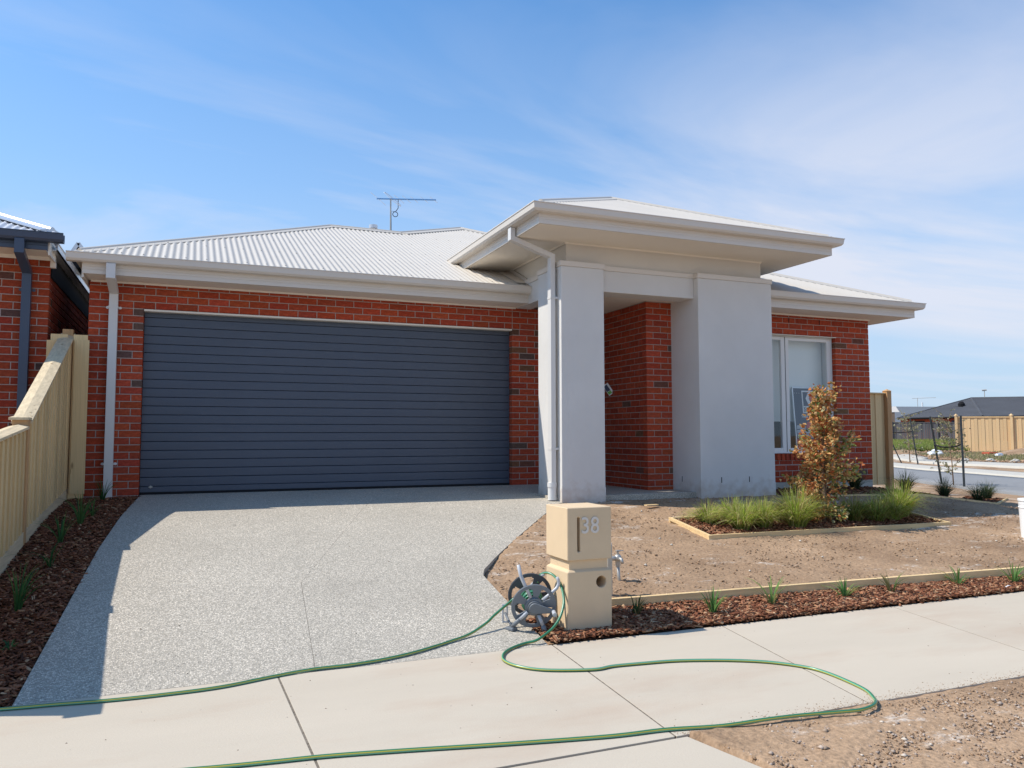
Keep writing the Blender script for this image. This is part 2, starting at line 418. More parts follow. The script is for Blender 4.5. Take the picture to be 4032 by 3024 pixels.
# leaves let some light through
def add_transl(m, amt):
    nt = m.node_tree; N = nt.nodes; L = nt.links; b = N['Principled BSDF']; out = N['Material Output']
    t = N.new('ShaderNodeBsdfTranslucent'); mx = N.new('ShaderNodeMixShader'); mx.inputs[0].default_value = amt
    src = b.inputs['Base Color'].links[0].from_socket
    L.new(src, t.inputs[0]); L.new(b.outputs[0], mx.inputs[1]); L.new(t.outputs[0], mx.inputs[2]); L.new(mx.outputs[0], out.inputs[0])
def splash_dirt(m, col=(.42, .31, .22), top=.26, amt=.55):
    nt = m.node_tree; N = nt.nodes; L = nt.links; b = N['Principled BSDF']; src = b.inputs['Base Color'].links[0].from_socket
    g = N.new('ShaderNodeNewGeometry'); sp = N.new('ShaderNodeSeparateXYZ'); L.new(g.outputs['Position'], sp.inputs[0])
    n = N.new('ShaderNodeTexNoise'); n.inputs['Scale'].default_value = 9; n.inputs['Detail'].default_value = 8; L.new(g.outputs['Position'], n.inputs['Vector'])
    a = N.new('ShaderNodeMath'); a.operation = 'MULTIPLY_ADD'; a.inputs[1].default_value = -.55; L.new(n.outputs[0], a.inputs[0]); L.new(sp.outputs['Z'], a.inputs[2])
    mr = N.new('ShaderNodeMapRange'); mr.inputs[1].default_value = top - .42; mr.inputs[2].default_value = -.42; mr.inputs[3].default_value = 0; mr.inputs[4].default_value = amt; L.new(a.outputs[0], mr.inputs[0])
    mx = N.new('ShaderNodeMixRGB'); mx.inputs[2].default_value = (*col, 1); L.new(mr.outputs[0], mx.inputs[0]); L.new(src, mx.inputs[1]); L.new(mx.outputs[0], b.inputs['Base Color'])
splash_dirt(M['render'])
def knots(m):
    nt = m.node_tree; N = nt.nodes; L = nt.links; b = N['Principled BSDF']; src = b.inputs['Base Color'].links[0].from_socket
    g = N.new('ShaderNodeNewGeometry'); mp = N.new('ShaderNodeMapping'); mp.inputs['Scale'].default_value = (9, 9, 3.2); L.new(g.outputs['Position'], mp.inputs[0])
    v = N.new('ShaderNodeTexVoronoi'); v.inputs['Scale'].default_value = 1.0; L.new(mp.outputs[0], v.inputs['Vector'])
    sp = N.new('ShaderNodeSeparateColor'); L.new(v.outputs['Color'], sp.inputs[0])
    th = N.new('ShaderNodeMath'); th.operation = 'GREATER_THAN'; th.inputs[1].default_value = .55; L.new(sp.outputs[0], th.inputs[0])
    mr = N.new('ShaderNodeMapRange'); mr.inputs[1].default_value = .16; mr.inputs[2].default_value = .05; mr.inputs[3].default_value = 0; mr.inputs[4].default_value = .75; L.new(v.outputs['Distance'], mr.inputs[0])
    mu = N.new('ShaderNodeMath'); mu.operation = 'MULTIPLY'; L.new(th.outputs[0], mu.inputs[0]); L.new(mr.outputs[0], mu.inputs[1])
    mx = N.new('ShaderNodeMixRGB'); mx.inputs[2].default_value = (.22, .12, .05, 1); L.new(mu.outputs[0], mx.inputs[0]); L.new(src, mx.inputs[1]); L.new(mx.outputs[0], b.inputs['Base Color'])
for k_ in ('pine', 'pine_h', 'pine_y'): knots(M[k_])
add_transl(M['leaf'], 0.35)
add_transl(M['grass_m'], 0.45)

# ------------------------------------------------------------ terrain
def gY(y): return np.interp(y, [-60, -10.5, -9.2, -8.9, -7.25, -5.75, -1.6, -1.3, 0, 60], [-.85, -.85, -.82, -.68, -.66, -.62, -.105, -.082, 0, 0])
def smooth(a, b, x):
    t = np.clip((x - a) / (b - a), 0, 1); return t * t * (3 - 2 * t)
def H(x, y):
    x = np.asarray(x, float); y = np.asarray(y, float)
    d = np.hypot(x - .567, y + 10.32)
    zf = np.interp(d, [0, 20, 26, 38, 46, 82, 150, 3000], [-.42, -.46, -.47, -.33, -.12, .17, .25, .25])
    t = smooth(9.8, 13.2, x) * smooth(-7.0, -4.5, y)
    return (1 - t) * gY(y) + t * zf
def xr_drive(y): return np.interp(y, [-5.75, -4.25, -4.1, -3.7, -3.12, -2.3, -1.6, -1.5, 0], [2.69, 2.80, 2.86, 3.14, 3.58, 4.22, 4.80, 5.25, 5.25])
def xl_drive(y): return np.interp(y, [-5.75, -2.8, -0.28, 0.1], [-.22, -.145, 0.0, 0.02])
def lawn(x, y):
    L_ = np.interp(y, [-5.45, -5.3, -4.6, -3.6, -1.65, -0.9], [-.515, -.495, -.44, -.355, -.125, -.09])
    d = np.hypot(x - .567, y + 10.32)
    zf = np.interp(d, [0, 20, 26], [-.42, -.46, -.47])
    t = smooth(9.8, 13.2, x)
    return (1 - t) * L_ + t * np.minimum(zf, L_ - .02)
def zone_height(x, y):
    z = H(x, y)
    lw = (y > -5.41) & (y < -0.9) & (x > 3.0)
    b = smooth(3.0, 3.5, x)
    z = np.where(lw, (1 - b) * (gY(y) - .03) + b * lawn(x, y), z)
    ye = np.interp(x, [3.24, 5.35, 7.5, 9.9, 13], [-5.255, -5.345, -5.44, -5.50, -5.54])
    mul = (y <= ye) & (y > -5.8) & (x > 2.6)
    z = np.where(mul, -.64, z)
    z = np.where((x < 3.0) & (y > -5.41) & (y < -.9), gY(y) - .03, z)
    z = np.where((x < .1) & (x > -.9) & (y > -5.75) & (y < 0.2), gY(y) - .035, z)
    dr = (y > -5.8) & (y < .2) & (x > xl_drive(y) + .01) & (x < xr_drive(y) - .01)
    z = np.where(dr, gY(y) - .09, z)
    z = np.where((x > 4.7) & (x < 8.2) & (y > -1.56), -.14, z)
    path = (y > -7.238) & (y < -5.74)
    z = np.where(path, gY(y) - .10, z)
    ap = (y <= -7.238) & (y > -8.95) & (x < 2.69 - (y + 7.19) * .25)
    z = np.where(ap, gY(y) - .10, z)
    z = np.where((y <= -7.27) & (x > 2.72 - (y + 7.19) * .25), z + .0 , z)
    z = np.where(x > 14.2, z - .015 * smooth(14.2, 15, x), z)
    return z
def build_ground():
    xs = np.concatenate([[-900, -400, -200, -100, -50, -25, -12, -6, -3], np.arange(-1.4, 2.4, .1), np.arange(2.4, 13.0, .035), np.arange(13, 18, .25), np.arange(18, 60, 1.0), [62, 70, 85, 110, 150, 220, 400, 900]])
    ys = np.concatenate([[-900, -300, -100, -40, -20, -14, -11, -9.5, -9.0, -8.9], np.arange(-8.8, -7.25, .035), np.arange(-7.24, -5.8, .12), np.arange(-5.8, -.9, .035), np.arange(-.88, 4, .3), np.arange(4, 60, 1.0), [62, 70, 85, 110, 150, 220, 400, 900]])
    X, Y = np.meshgrid(xs, ys)
    Z = zone_height(X, Y)
    near = (X > 2.3) & (X < 16) & (Y > -9) & (Y < 0)
    idx = np.argwhere(near)
    for i, j in idx:
        x, y = X[i, j], Y[i, j]
        v = noise.noise((x * 1.3, y * 1.3, 0)) * .018 + noise.noise((x * 3.5, y * 5, 3)) * .012 + noise.noise((x * 14, y * 14, 7)) * .006
        k = noise.noise((x * 27, y * 27, 9))
        v += max(0, k) * .008
        edge = 1.0
        if -5.42 < y < -5.3 or y > -1.1: edge = .3
        Z[i, j] += v * edge
    far = (X > 16) & (X < 80) & (Y > -30)
    for i, j in np.argwhere(far):
        x, y = X[i, j], Y[i, j]
        Z[i, j] += noise.noise((x * .6, y * .6, 2)) * .03 - .02
    nx, ny = len(xs), len(ys)
    V = np.stack([X.ravel(), Y.ravel(), Z.ravel()], 1)
    a = (np.arange(ny - 1)[:, None] * nx + np.arange(nx - 1)[None]).ravel()
    F = np.stack([a, a + 1, a + nx + 1, a + nx], 1)
    o = np_mesh('ground', V, F, M['soil'], smooth=True)
    tag(o, kind='structure')
build_ground()

def slab_from_edges(left, right, zt, thick, name, m, parent, bevel=.006):
    """left/right: lists of (x,y) sampled from back to front"""
    mb = MB(); n = len(left)
    top = [(x, y, zt(x, y)) for p in zip(left, right) for (x, y) in p]
    bot = [(x, y, z - thick) for x, y, z in top]
    F = []
    for i in range(n - 1):
        a = 2 * i
        F.append((a, a + 1, a + 3, a + 2)); F.append((2 * n + a, 2 * n + a + 2, 2 * n + a + 3, 2 * n + a + 1))
        F.append((a, a + 2, 2 * n + a + 2, 2 * n + a)); F.append((a + 1, 2 * n + a + 1, 2 * n + a + 3, a + 3))
    F.append((0, 2 * n, 2 * n + 1, 1)); e = 2 * n - 2; F.append((e, e + 1, 2 * n + e + 1, 2 * n + e))
    mb.add(top + bot, F)
    return mb.build(name, m, parent, bevel=bevel)

zt = lambda x, y: float(gY(y))
# driveway: two poured panels with a saw cut between them
drive = MB(); ysd = list(np.linspace(.12, -5.745, 40))
dbase = MB()
dbase.add([(xl_drive(y) + .03, y, zt(0, y) - .085) for y in ysd] + [(xr_drive(y) - .03, y, zt(0, y) - .085) for y in ysd],
          [(i, i + 1, len(ysd) + i + 1, len(ysd) + i) for i in range(len(ysd) - 1)])
driveway = tag(dbase.build('driveway', M['soil']), kind='structure')
xj = lambda y: float(np.interp(y, [-5.75, -4.1, -2.18, .12], [1.245, 1.37, 2.12, 3.02]))
slab_from_edges([(xl_drive(y), y) for y in ysd], [(xj(y) - .0012, y) for y in ysd], zt, .075, 'slab', M['aggregate'], driveway, .0)
slab_from_edges([(xj(y) + .0012, y) for y in ysd], [(xr_drive(y), y) for y in ysd], zt, .075, 'slab', M['aggregate'], driveway, .0)
# footpath slabs
pb = MB(); pb.box(-20, -7.23, -.80, 40, -5.77, -.735)
footpath = tag(pb.build('footpath', M['soil']), kind='structure')
JB = [(-7.0, -7.0), (-5.2, -5.2), (-3.4, -3.4), (-1.2, -1.15), (1.04, 1.09), (2.715, 2.635), (4.02, 3.80), (5.62, 5.4), (7.2, 7.1), (8.8, 8.75), (10.5, 10.5), (12.3, 12.3), (14.2, 14.2), (16.2, 16.2)]
ysp = [-5.752, -6.25, -6.75, -7.235]
for (a, b), (c, d) in zip(JB[:-1], JB[1:]):
    w = .0045
    if a == 1.04 or c == 1.04: w = .0055
    L_ = [(a + w + (b - a) * (-(y) - 5.75) / 1.49, y) for y in ysp]
    R_ = [(c - w + (d - c) * (-(y) - 5.75) / 1.49, y) for y in ysp]
    if c < 10 and c > -6:
        mb = MB(); jw = .012; tops = [(c + (d - c) * t_ + sx * jw / 2, -5.755 - 1.475 * t_, float(gY(-5.755 - 1.475 * t_)) + .0005) for t_ in (0, .33, .66, 1) for sx in (-1, 1)]
        mb.add(tops, [(2 * i, 2 * i + 1, 2 * i + 3, 2 * i + 2) for i in range(3)]); mb.build('joint_filler', M['joint'], footpath)
    slab_from_edges(L_, R_, lambda x, y: float(gY(y)) + .002, .09, 'slab', M['concrete'], footpath, .0015)
# concrete apron between footpath and kerb
ab = MB(); ab.box(-1.2, -8.85, -.86, 2.5, -7.3, -.80)
apron = tag(ab.build('driveway_apron', M['soil']), kind='structure')
ysa = [-7.247, -7.8, -8.3, -8.85]
slab_from_edges([(-1.6, y) for y in ysa], [(1.085 - .01 + (y + 7.25) * -.05, y) for y in ysa], lambda x, y: float(gY(y)) + .001, .08, 'slab', M['concrete'], apron, .008)
slab_from_edges([(1.085 + .01 + (y + 7.25) * -.05, y) for y in ysa], [(2.69 + (y + 7.25) * -.25, y) for y in ysa], lambda x, y: float(gY(y)) + .001, .08, 'slab', M['concrete'], apron, .008)
# front street and its kerb (behind the camera's feet)
kb = MB(); kb.box(-60, -9.15, -.90, -1.7, -8.9, -.69); kb.box(-1.7, -9.15, -.90, 3.3, -8.9, -.80); kb.box(3.3, -9.15, -.90, 15, -8.9, -.69)
tag(kb.build('kerb', M['kerb'], bevel=.02), kind='structure')
rb = MB(); rb.add([(-60, -17, -.81), (60, -17, -.81), (60, -9.15, -.81), (-60, -9.15, -.81)], [(0, 1, 2, 3)])
tag(rb.build('street', M['asphalt']), kind='structure')
# porch slab
ps = MB(); ps.box(4.72, -1.54, -.13, 8.15, 3.0, -.05)
tag(ps.build('porch_slab', M['aggregate'], bevel=.006), kind='structure')

# side street, seen beyond the corner
def strip(name, A, B, m, dz, n=40, kind='structure'):
    A = np.array(A, float); B = np.array(B, float)
    def rs(P):
        d = np.concatenate([[0], np.cumsum(np.hypot(*np.diff(P, axis=0).T))]); t = np.linspace(0, d[-1], n)
        return np.stack([np.interp(t, d, P[:, 0]), np.interp(t, d, P[:, 1])], 1)
    a, b = rs(A), rs(B); k = 6
    V = []; 
    for i in range(n):
        for j in range(k + 1):
            p = a[i] + (b[i] - a[i]) * j / k; V.append((p[0], p[1], float(H(p[0], p[1])) + dz))
    F = [(i * (k + 1) + j, i * (k + 1) + j + 1, (i + 1) * (k + 1) + j + 1, (i + 1) * (k + 1) + j) for i in range(n - 1) for j in range(k)]
    o = np_mesh(name, V, F, m); o['kind'] = kind
    sd = o.modifiers.new('thickness', 'SOLIDIFY'); sd.thickness = .2; sd.offset = -1 if True else 1
    return o
near_e = [(14.4, -9), (14.6, -3), (15.4, .2), (16.2, 1.6), (17.2, 3.4), (19.2, 7.0), (22.5, 14), (30, 26), (45, 48)]
far_toe = [(20.0, -9), (20.6, -1), (21.45, 4.0), (22.0, 5.6), (22.5, 8.6), (24.6, 12.6), (31, 23), (40, 34), (56, 54)]
far_back = [(21.9, -9), (22.3, -1), (23.3, 5.2), (23.9, 7.0), (24.6, 10.0), (26.0, 13.2), (32.4, 22.4), (41, 33), (57, 53)]
strip('side_street', near_e, far_toe, M['asphalt'], .012)
strip('side_kerb', far_toe, far_back, M['kerb'], .05)
pn = [(25.0, -9), (25.8, 0), (26.5, 7.5), (26.55, 9.4), (26.95, 12.0), (29, 15.0), (36, 25), (48, 40)]
pf = [(27.4, -9), (28.2, 0), (28.9, 9.2), (28.8, 11.2), (28.75, 13.4), (30.4, 14.4), (37.2, 24.2), (49, 39)]
strip('side_footpath', pn, pf, M['kerb'], .035)

# ------------------------------------------------------------ bricks
_bm = {}
def brick_mesh(L_, h, D=.11, m='brick'):
    k = (round(L_, 3), round(h, 3), m)
    if k not in _bm:
        c = .0035; a = L_ / 2; b = h / 2
        v = [(-a + c, 0, -b + c), (a - c, 0, -b + c), (a - c, 0, b - c), (-a + c, 0, b - c),
             (-a, c, -b), (a, c, -b), (a, c, b), (-a, c, b), (-a, D, -b), (a, D, -b), (a, D, b), (-a, D, b)]
        f = [(0, 1, 2, 3), (4, 5, 1, 0), (5, 6, 2, 1), (6, 7, 3, 2), (7, 4, 0, 3), (8, 9, 5, 4), (9, 10, 6, 5), (10, 11, 7, 6), (11, 8, 4, 7)]
        _bm[k] = (v, f, MB().add(v, f).mesh('brick', (M[m],), fixn=False))
    return _bm[k]
REDS = [(.395, .070, .032), (.36, .062, .029), (.42, .080, .036), (.335, .056, .028), (.38, .070, .035), (.405, .068, .029)]
DARK = [(.15, .075, .050), (.125, .075, .060), (.19, .085, .045), (.17, .065, .045)]
def lay(u0, u1, rows, holes=(), phase=0, z0=0.0, zmax=None, dark=.05, hook=None):
    out = []
    for k in rows:
        za = z0 + .086 * k + .005; h = .076
        if zmax and za + h > zmax: h = zmax - za
        if h < .02: continue
        zc = za + h / 2
        iv = [(u0, u1)]
        for (a, b, c, d) in holes:
            if c - .01 < zc < d - .005:
                n = []
                for (p, q) in iv:
                    if a > p: n.append((p, min(q, a)))
                    if b < q: n.append((max(p, b), q))
                iv = [w for w in n if w[1] - w[0] > .03]
        for (p, q) in iv:
            s = p + (0 if (k + phase) % 2 == 0 else -.12)
            while s < q - .02:
                a = max(s, p); b = min(s + .23, q)
                if b - a > .03:
                    half = (b - a) < .15
                    cd = rnd.random() < (dark * 3.2 if half else dark)
                    col = rnd.choice(DARK) if cd else rnd.choice(REDS)
                    out.append(((a + b) / 2, b - a, zc, h, col))
                s += .24
    return out

# ------------------------------------------------------------ the house
house = thing('brick_house', 'single storey red brick house with grey rendered portico, cream roof and dark garage door', 'house')
T225 = 0.4142
walls = {}
def wall_part(key, label=None):
    mb = MB(); return mb
allb = []   # (wall object, pos, rotz, L, h, col, area)
def put_wall(w, bl, to_world, rz, visible=1.0):
    for (u, L_, z, h, col) in bl:
        p = Vector(to_world(u, z))
        nrm = Vector((math.sin(rz), -math.cos(rz), 0)); d = CAMP - p
        ar = L_ * h * max(0, nrm.dot(d.normalized())) / d.length_squared * visible
        allb.append((w, p, rz, L_, h, col, ar))
# garage front wall
wb = MB(); wb.box(-.585, .005, -.25, -.006, .20, 2.545); wb.box(-.006, .005, 2.242, 4.806, .20, 2.545); wb.box(4.806, .005, -.25, 5.40, .20, 2.545)
w_g = wb.build('wall', M['mortar'], house)
put_wall(w_g, lay(-.59, 0, range(-2, 26), phase=1, dark=.045), lambda u, z: (u, 0, z), 0)
put_wall(w_g, lay(-.59, 4.8, range(26, 30), phase=0, zmax=2.543, dark=.01), lambda u, z: (u, 0, z), 0)
put_wall(w_g, lay(4.8, 5.40, range(-2, 26), phase=0, dark=.055), lambda u, z: (u, 0, z), 0)
put_wall(w_g, lay(4.81, 5.40, range(26, 30), phase=1, zmax=2.543, dark=.03), lambda u, z: (u, 0, z), 0)
# porch brick return: a side wall facing the driveway and a short front face
wb = MB(); wb.box(6.425, -.994, -.2, 6.60, 3.2, 2.62); wb.box(6.60, -.994, -.2, 6.86, -.80, 2.62)
w_p = wb.build('wall', M['mortar'], house)
put_wall(w_p, lay(1.0 - .11, 1.0 + .0, [0]), lambda u, z: (6.42, -u, z - 5), R(-90), 0) if 0 else None
put_wall(w_p, lay(-2.2, .885, range(-1, 31), phase=0, zmax=2.62, dark=.012), lambda u, z: (6.42, -u, z), R(-90), .9)
put_wall(w_p, lay(6.42, 6.85, range(-1, 31), phase=1, zmax=2.62, dark=.015), lambda u, z: (u, -1.0, z), 0)
# front bedroom wing
wb = MB(); wb.box(7.9, -.995, -.2, 8.2, -.80, 2.545); wb.box(8.2, -.995, -.2, 9.855, -.80, .33); wb.box(8.2, -.995, 2.242, 9.855, -.80, 2.545); wb.box(9.866, -.995, -.2, 10.552, -.80, 2.545)
w_b = wb.build('wall', M['mortar'], house)
put_wall(w_b, lay(8.0, 9.86, range(0, 3), phase=1), lambda u, z: (u, -1.0, z), 0, .8)
put_wall(w_b, [(a, b, .295, .055, c) for (a, b, zz, h, c) in lay(8.0, 9.86, [0], phase=0)], lambda u, z: (u, -1.0, z), 0, .7)
put_wall(w_b, lay(9.86, 10.56, range(0, 26), phase=0, dark=.04), lambda u, z: (u, -1.0, z), 0, 1.25)
put_wall(w_b, lay(8.0, 10.56, range(26, 30), phase=1, zmax=2.543, dark=.0), lambda u, z: (u, -1.0, z), 0)
allb.sort(key=lambda t: -t[6])
for (w, p, rz, L_, h, col, ar) in allb[:286]:
    piece('brick', brick_mesh(L_, h)[2], w, p + Vector((0, 0, 0)), rz + rnd.uniform(-.003, .003), color=tuple(c * rnd.uniform(.90, 1.10) for c in col))
# sill: bricks on edge, laid sloping
sm = brick_mesh(.10, .07, .12)[2]
for i in range(14):
    x = 8.70 + i * .083
    if x > 9.84: break
    piece('brick', sm, w_b, (x, -1.012, .378), rot=(R(-9), R(90), 0), color=rnd.choice(REDS))
for w in (w_g, w_p, w_b):
    sel = [t for t in allb[286:] if t[0] is w]
    if not sel: continue
    mb = MB()
    for (_, p, rz, L_, h, col, ar) in sel:
        v, f, _m = brick_mesh(L_, h)
        Mx = Matrix.Translation(p) @ Matrix.Rotation(rz, 4, 'Z')
        s_ = rnd.uniform(.9, 1.1)
        mb.add([Mx @ Vector(q) for q in v], f, col=tuple(c * s_ for c in col))
    tag(mb.build('brick_courses', M['brick_stuff'], w, fixn=False), kind='stuff')
# plinth / slab edge under the wing, weep holes
pl = MB(); pl.box(8.06, -.998, -.5, 10.555, -.5, -.004); pl.box(-.57, .02, -.5, 5.3, .3, -.18)
pl.build('slab_edge', M['kerb'], house)
for (x, z) in ((8.95, 2.452), (9.55, 2.452)):
    mb = MB(); mb.box(x - .006, -1.004, z - .038, x + .006, -.99, z + .038); mb.build('weep_vent', M['dark'], house)
# body of the house behind the facade
mb = MB(); mb.box(-.58, .26, -.4, 5.34, 8.5, 2.52); mb.box(6.62, 2.2, -.4, 10.54, 8.5, 2.52); mb.box(10.44, -.8, -.4, 10.54, 2.2, 2.52); mb.box(5.34, 3.2, -.4, 6.62, 8.5, 2.52)
mb.build('side_walls', M['brick_far'], house)

# garage door
gd = MB(); gd.box(.0, .155, .0, 4.8, .19, 2.26)
door = gd.build('garage_door', M['dark'], house)
prof = [(.0, .108), (.0, .1065), (.0, .104), (.0, .006), (.004, .001)]
def slat_mesh():
    mb = MB(); P = [(.150, .1078), (.1035, .1078), (.1008, .1065), (.100, .104), (.0992, .060), (.0995, .010), (.1005, .0065), (.1035, .0050), (.150, .0050)]
    x0, x1 = .004, 4.796; n = len(P)
    mb.add([(x0, y, z) for y, z in P] + [(x1, y, z) for y, z in P], [tuple(range(n)), tuple(range(2 * n - 1, n - 1, -1))] + [(i, n + i, n + (i + 1) % n, (i + 1) % n) for i in range(n)])
    return mb.mesh('slat', (M['door'],))
smesh = slat_mesh()
for i in range(21):
    piece('slat', smesh, door, (0, rnd.uniform(-.0008, .0008), -.012 + i * .108))
mb = MB(); mb.box(.006, .094, .0, 4.794, .15, .03); mb.build('bottom_seal', M['dark'], door)
lk = MB(); lk.box(.10, .088, .085, .145, .1, .098); lk.tube([(.122, .1, .092), (.122, .086, .092)], .016, 12)
lk.build('lock', M['metal'], door, bevel=.002)
ln = MB(); ln.box(.0, -.004, 2.212, 4.8, .11, 2.2355); ln.build('lintel', M['trim'], house, bevel=.002)
ln = MB(); ln.box(8.2, -1.004, 2.224, 9.88, -.9, 2.2355); ln.build('lintel', M['trim'], house, bevel=.002)

# rendered pillars, beams and upper box of the portico
def pillar(x0, x1, y0, y1, z1, cap, lab):
    mb = MB(); mb.box(x0, y0, -.45, x1, y1, z1 - .06)
    p = mb.build('pillar', M['render'], house, bevel=.006)
    p['label'] = lab
    k_ = MB(); k_.box(x0 - .0025, y0 - .0025, -.44, x1 + .0025, y1 + .0025, .055); k_.build('base_coat', M['render'], p)
    c = MB(); c.box(x0 - .012, y0 - .012, z1 - .06, x1 + .012, y1 + .012, z1 + .005)
    c.build('capping', M['gutter'], p, bevel=.003)
    return p
pl_l = pillar(4.785, 5.39, -1.65, -.95, 2.885, .06, 'narrow rendered pillar beside the driveway')
pl_r = pillar(6.83, 8.065, -1.65, -.88, 2.885, .06, 'wide rendered pillar beside the bedroom window')
for x in (6.98, 7.3, 7.62):
    pass
for (x, y, ax) in ((7.16, -1.651, 'f'), (7.62, -1.651, 'f'), (6.829, -1.22, 's')):
    mb = MB()
    if ax == 'f': mb.box(x - .006, y - .001, .07, x + .006, y + .01, .145)
    else: mb.box(x - .001, y - .006, .07, x + .01, y + .006, .145)
    mb.build('weep_slot', M['dark'], pl_r)
mb = MB(); mb.box(5.392, -1.555, 2.555, 6.828, -1.25, 2.83); bm_ = mb.build('beam', M['render'], house, bevel=.004)
mb = MB(); mb.box(5.40, -1.567, 2.83, 6.82, -1.25, 2.89); mb.build('capping', M['gutter'], bm_, bevel=.003)
mb = MB(); mb.box(4.872, -.948, 2.535, 5.10, -.012, 2.82); b2 = mb.build('beam', M['render'], house, bevel=.004)
mb = MB(); mb.box(4.860, -.94, 2.82, 5.11, -.02, 2.885); mb.build('capping', M['gutter'], b2, bevel=.003)
mb = MB(); mb.box(4.925, -1.515, 2.60, 8.0, 3.2, 3.158); mb.build('upper_wall', M['render_box'], house, bevel=.003)
mb = MB(); mb.box(4.88, -1.25, 2.585, 8.0, 3.2, 2.60); mb.build('porch_ceiling', M['soffit'], house)
# front door at the back of the porch
mb = MB(); mb.box(5.45, 2.55, -.04, 6.35, 2.6, 2.05); fd = mb.build('front_door', M['navy'], house)
mb = MB(); mb.box(5.34, 2.6, -.05, 6.42, 2.7, 2.6); mb.build('entry_wall', M['render'], house)
mb = MB(); mb.tube([(6.25, 2.54, .9), (6.25, 2.50, .9), (6.25, 2.50, 1.2), (6.25, 2.54, 1.2)], .012, 8); mb.build('handle', M['metal'], fd)
# hanging leaflet on the porch wall
lf = thing('leaflet', 'small folded green and white leaflet hanging at an angle in the porch', 'leaflet', (6.402, .02, 1.40))
mb = MB(); a = R(28)
Ml = Matrix.Translation((-.03, -.02, 0)) @ Matrix.Rotation(R(-32), 4, 'Z') @ Matrix.Rotation(R(-33), 4, 'Y')
mb.box(-.045, -.002, -.09, .045, .0, .09, M=Ml); mb.build('sheet', M['white_paint'], lf)
mb = MB(); mb.box(-.040, -.0035, -.075, .018, -.0021, -.03, M=Ml); mb.build('print_band', mat('green_print', (.16, .42, .07), .5), lf)
mb = MB(); mb.box(-.040, -.0035, -.025, .018, -.0021, .075, M=Ml); mb.build('print_picture', M['sign_navy'], lf)
# white cap on the porch floor
mb = MB(); mb.tube([(6.9, -.66, -.052), (6.9, -.66, -.038)], .06, 20); tag(mb.build('floor_cap', M['white_paint'], bevel=.003), 'round white cap lying on the porch slab beside the brick corner', 'cap')

# eaves: fascia, gutter, soffit, trims
GUT = [(0, 0), (.006, .0), (.006, -.085), (.035, -.092), (.085, -.085), (.106, -.062), (.112, -.018), (.112, -.004), (.122, -.004), (.122, .004), (.106, .004), (.104, -.016), (.098, -.058), (.080, -.078), (.036, -.084), (.012, -.078), (.012, .0), (.0, .012)]
GUT = [(.0, .0), (.0, -.095), (.035, -.098), (.085, -.092), (.106, -.068), (.113, -.02), (.114, -.006), (.122, -.005), (.122, .004), (.104, .004), (.103, -.02), (.098, -.062), (.080, -.082), (.036, -.088), (.008, -.088), (.008, .0)]
def FAS(h): return [(0, 0), (.0, -h), (.022, -h), (.022, -h + .045), (.0185, -h + .048), (.022, -h + .052), (.022, -h + .078), (.0185, -h + .081), (.022, -h + .085), (.022, 0)]
def eaves(path, gpath, zs, depth_h, parent=None):
    mb = MB(); mb.sweep(FAS(depth_h), path, zs + depth_h); mb.build('fascia', M['gutter'], parent or house)
    mb = MB(); mb.sweep(GUT, gpath, zs + depth_h + .01); mb.build('gutter', M['gutter'], parent or house)
# garage
eaves([(-.62, -.41), (4.90, -.41)], [(-.775, -.432), (4.895, -.432)], 2.545, .205)
mb = MB(); mb.box(-.60, -.41, 2.546, 4.9, .02, 2.556); mb.build('soffit', M['soffit'], house)
mb = MB(); mb.sweep([(0, 0), (0, -.012), (.026, -.022), (.030, 0)], [(-.575, -.001), (4.85, -.001)], 2.546); mb.build('trim', M['trim'], house)
mb = MB(); mb.box(-.628, -.41, 2.50, -.606, 6.5, 2.76); mb.build('fascia', M['gutter'], house)
# bedroom wing
eaves([(8.01, -1.435), (11.03, -1.435), (11.03, 7.5)], [(8.01, -1.457), (11.052, -1.457), (11.052, 7.5)], 2.545, .205)
mb = MB(); mb.box(8.01, -1.435, 2.546, 11.03, 7.4, 2.556); mb.build('soffit', M['soffit'], house)
mb = MB(); mb.sweep([(0, 0), (0, -.012), (.026, -.022), (.030, 0)], [(8.06, -1.001), (10.57, -1.001)], 2.546); mb.build('trim', M['trim'], house)
# portico
eaves([(4.245, 1.3), (4.245, -2.215), (8.595, -2.215), (8.595, 2.6)], [(4.223, .92), (4.223, -2.237), (8.617, -2.237), (8.617, 2.0)], 3.157, .205)
mb = MB(); mb.box(4.25, -2.21, 3.158, 8.59, 1.6, 3.168); mb.build('soffit', M['soffit'], house)
mb = MB(); mb.sweep([(0, 0), (0, -.012), (.026, -.022), (.030, 0)], [(4.924, 1.0), (4.924, -1.516), (8.0, -1.516)], 3.158); mb.build('trim', M['trim'], house)

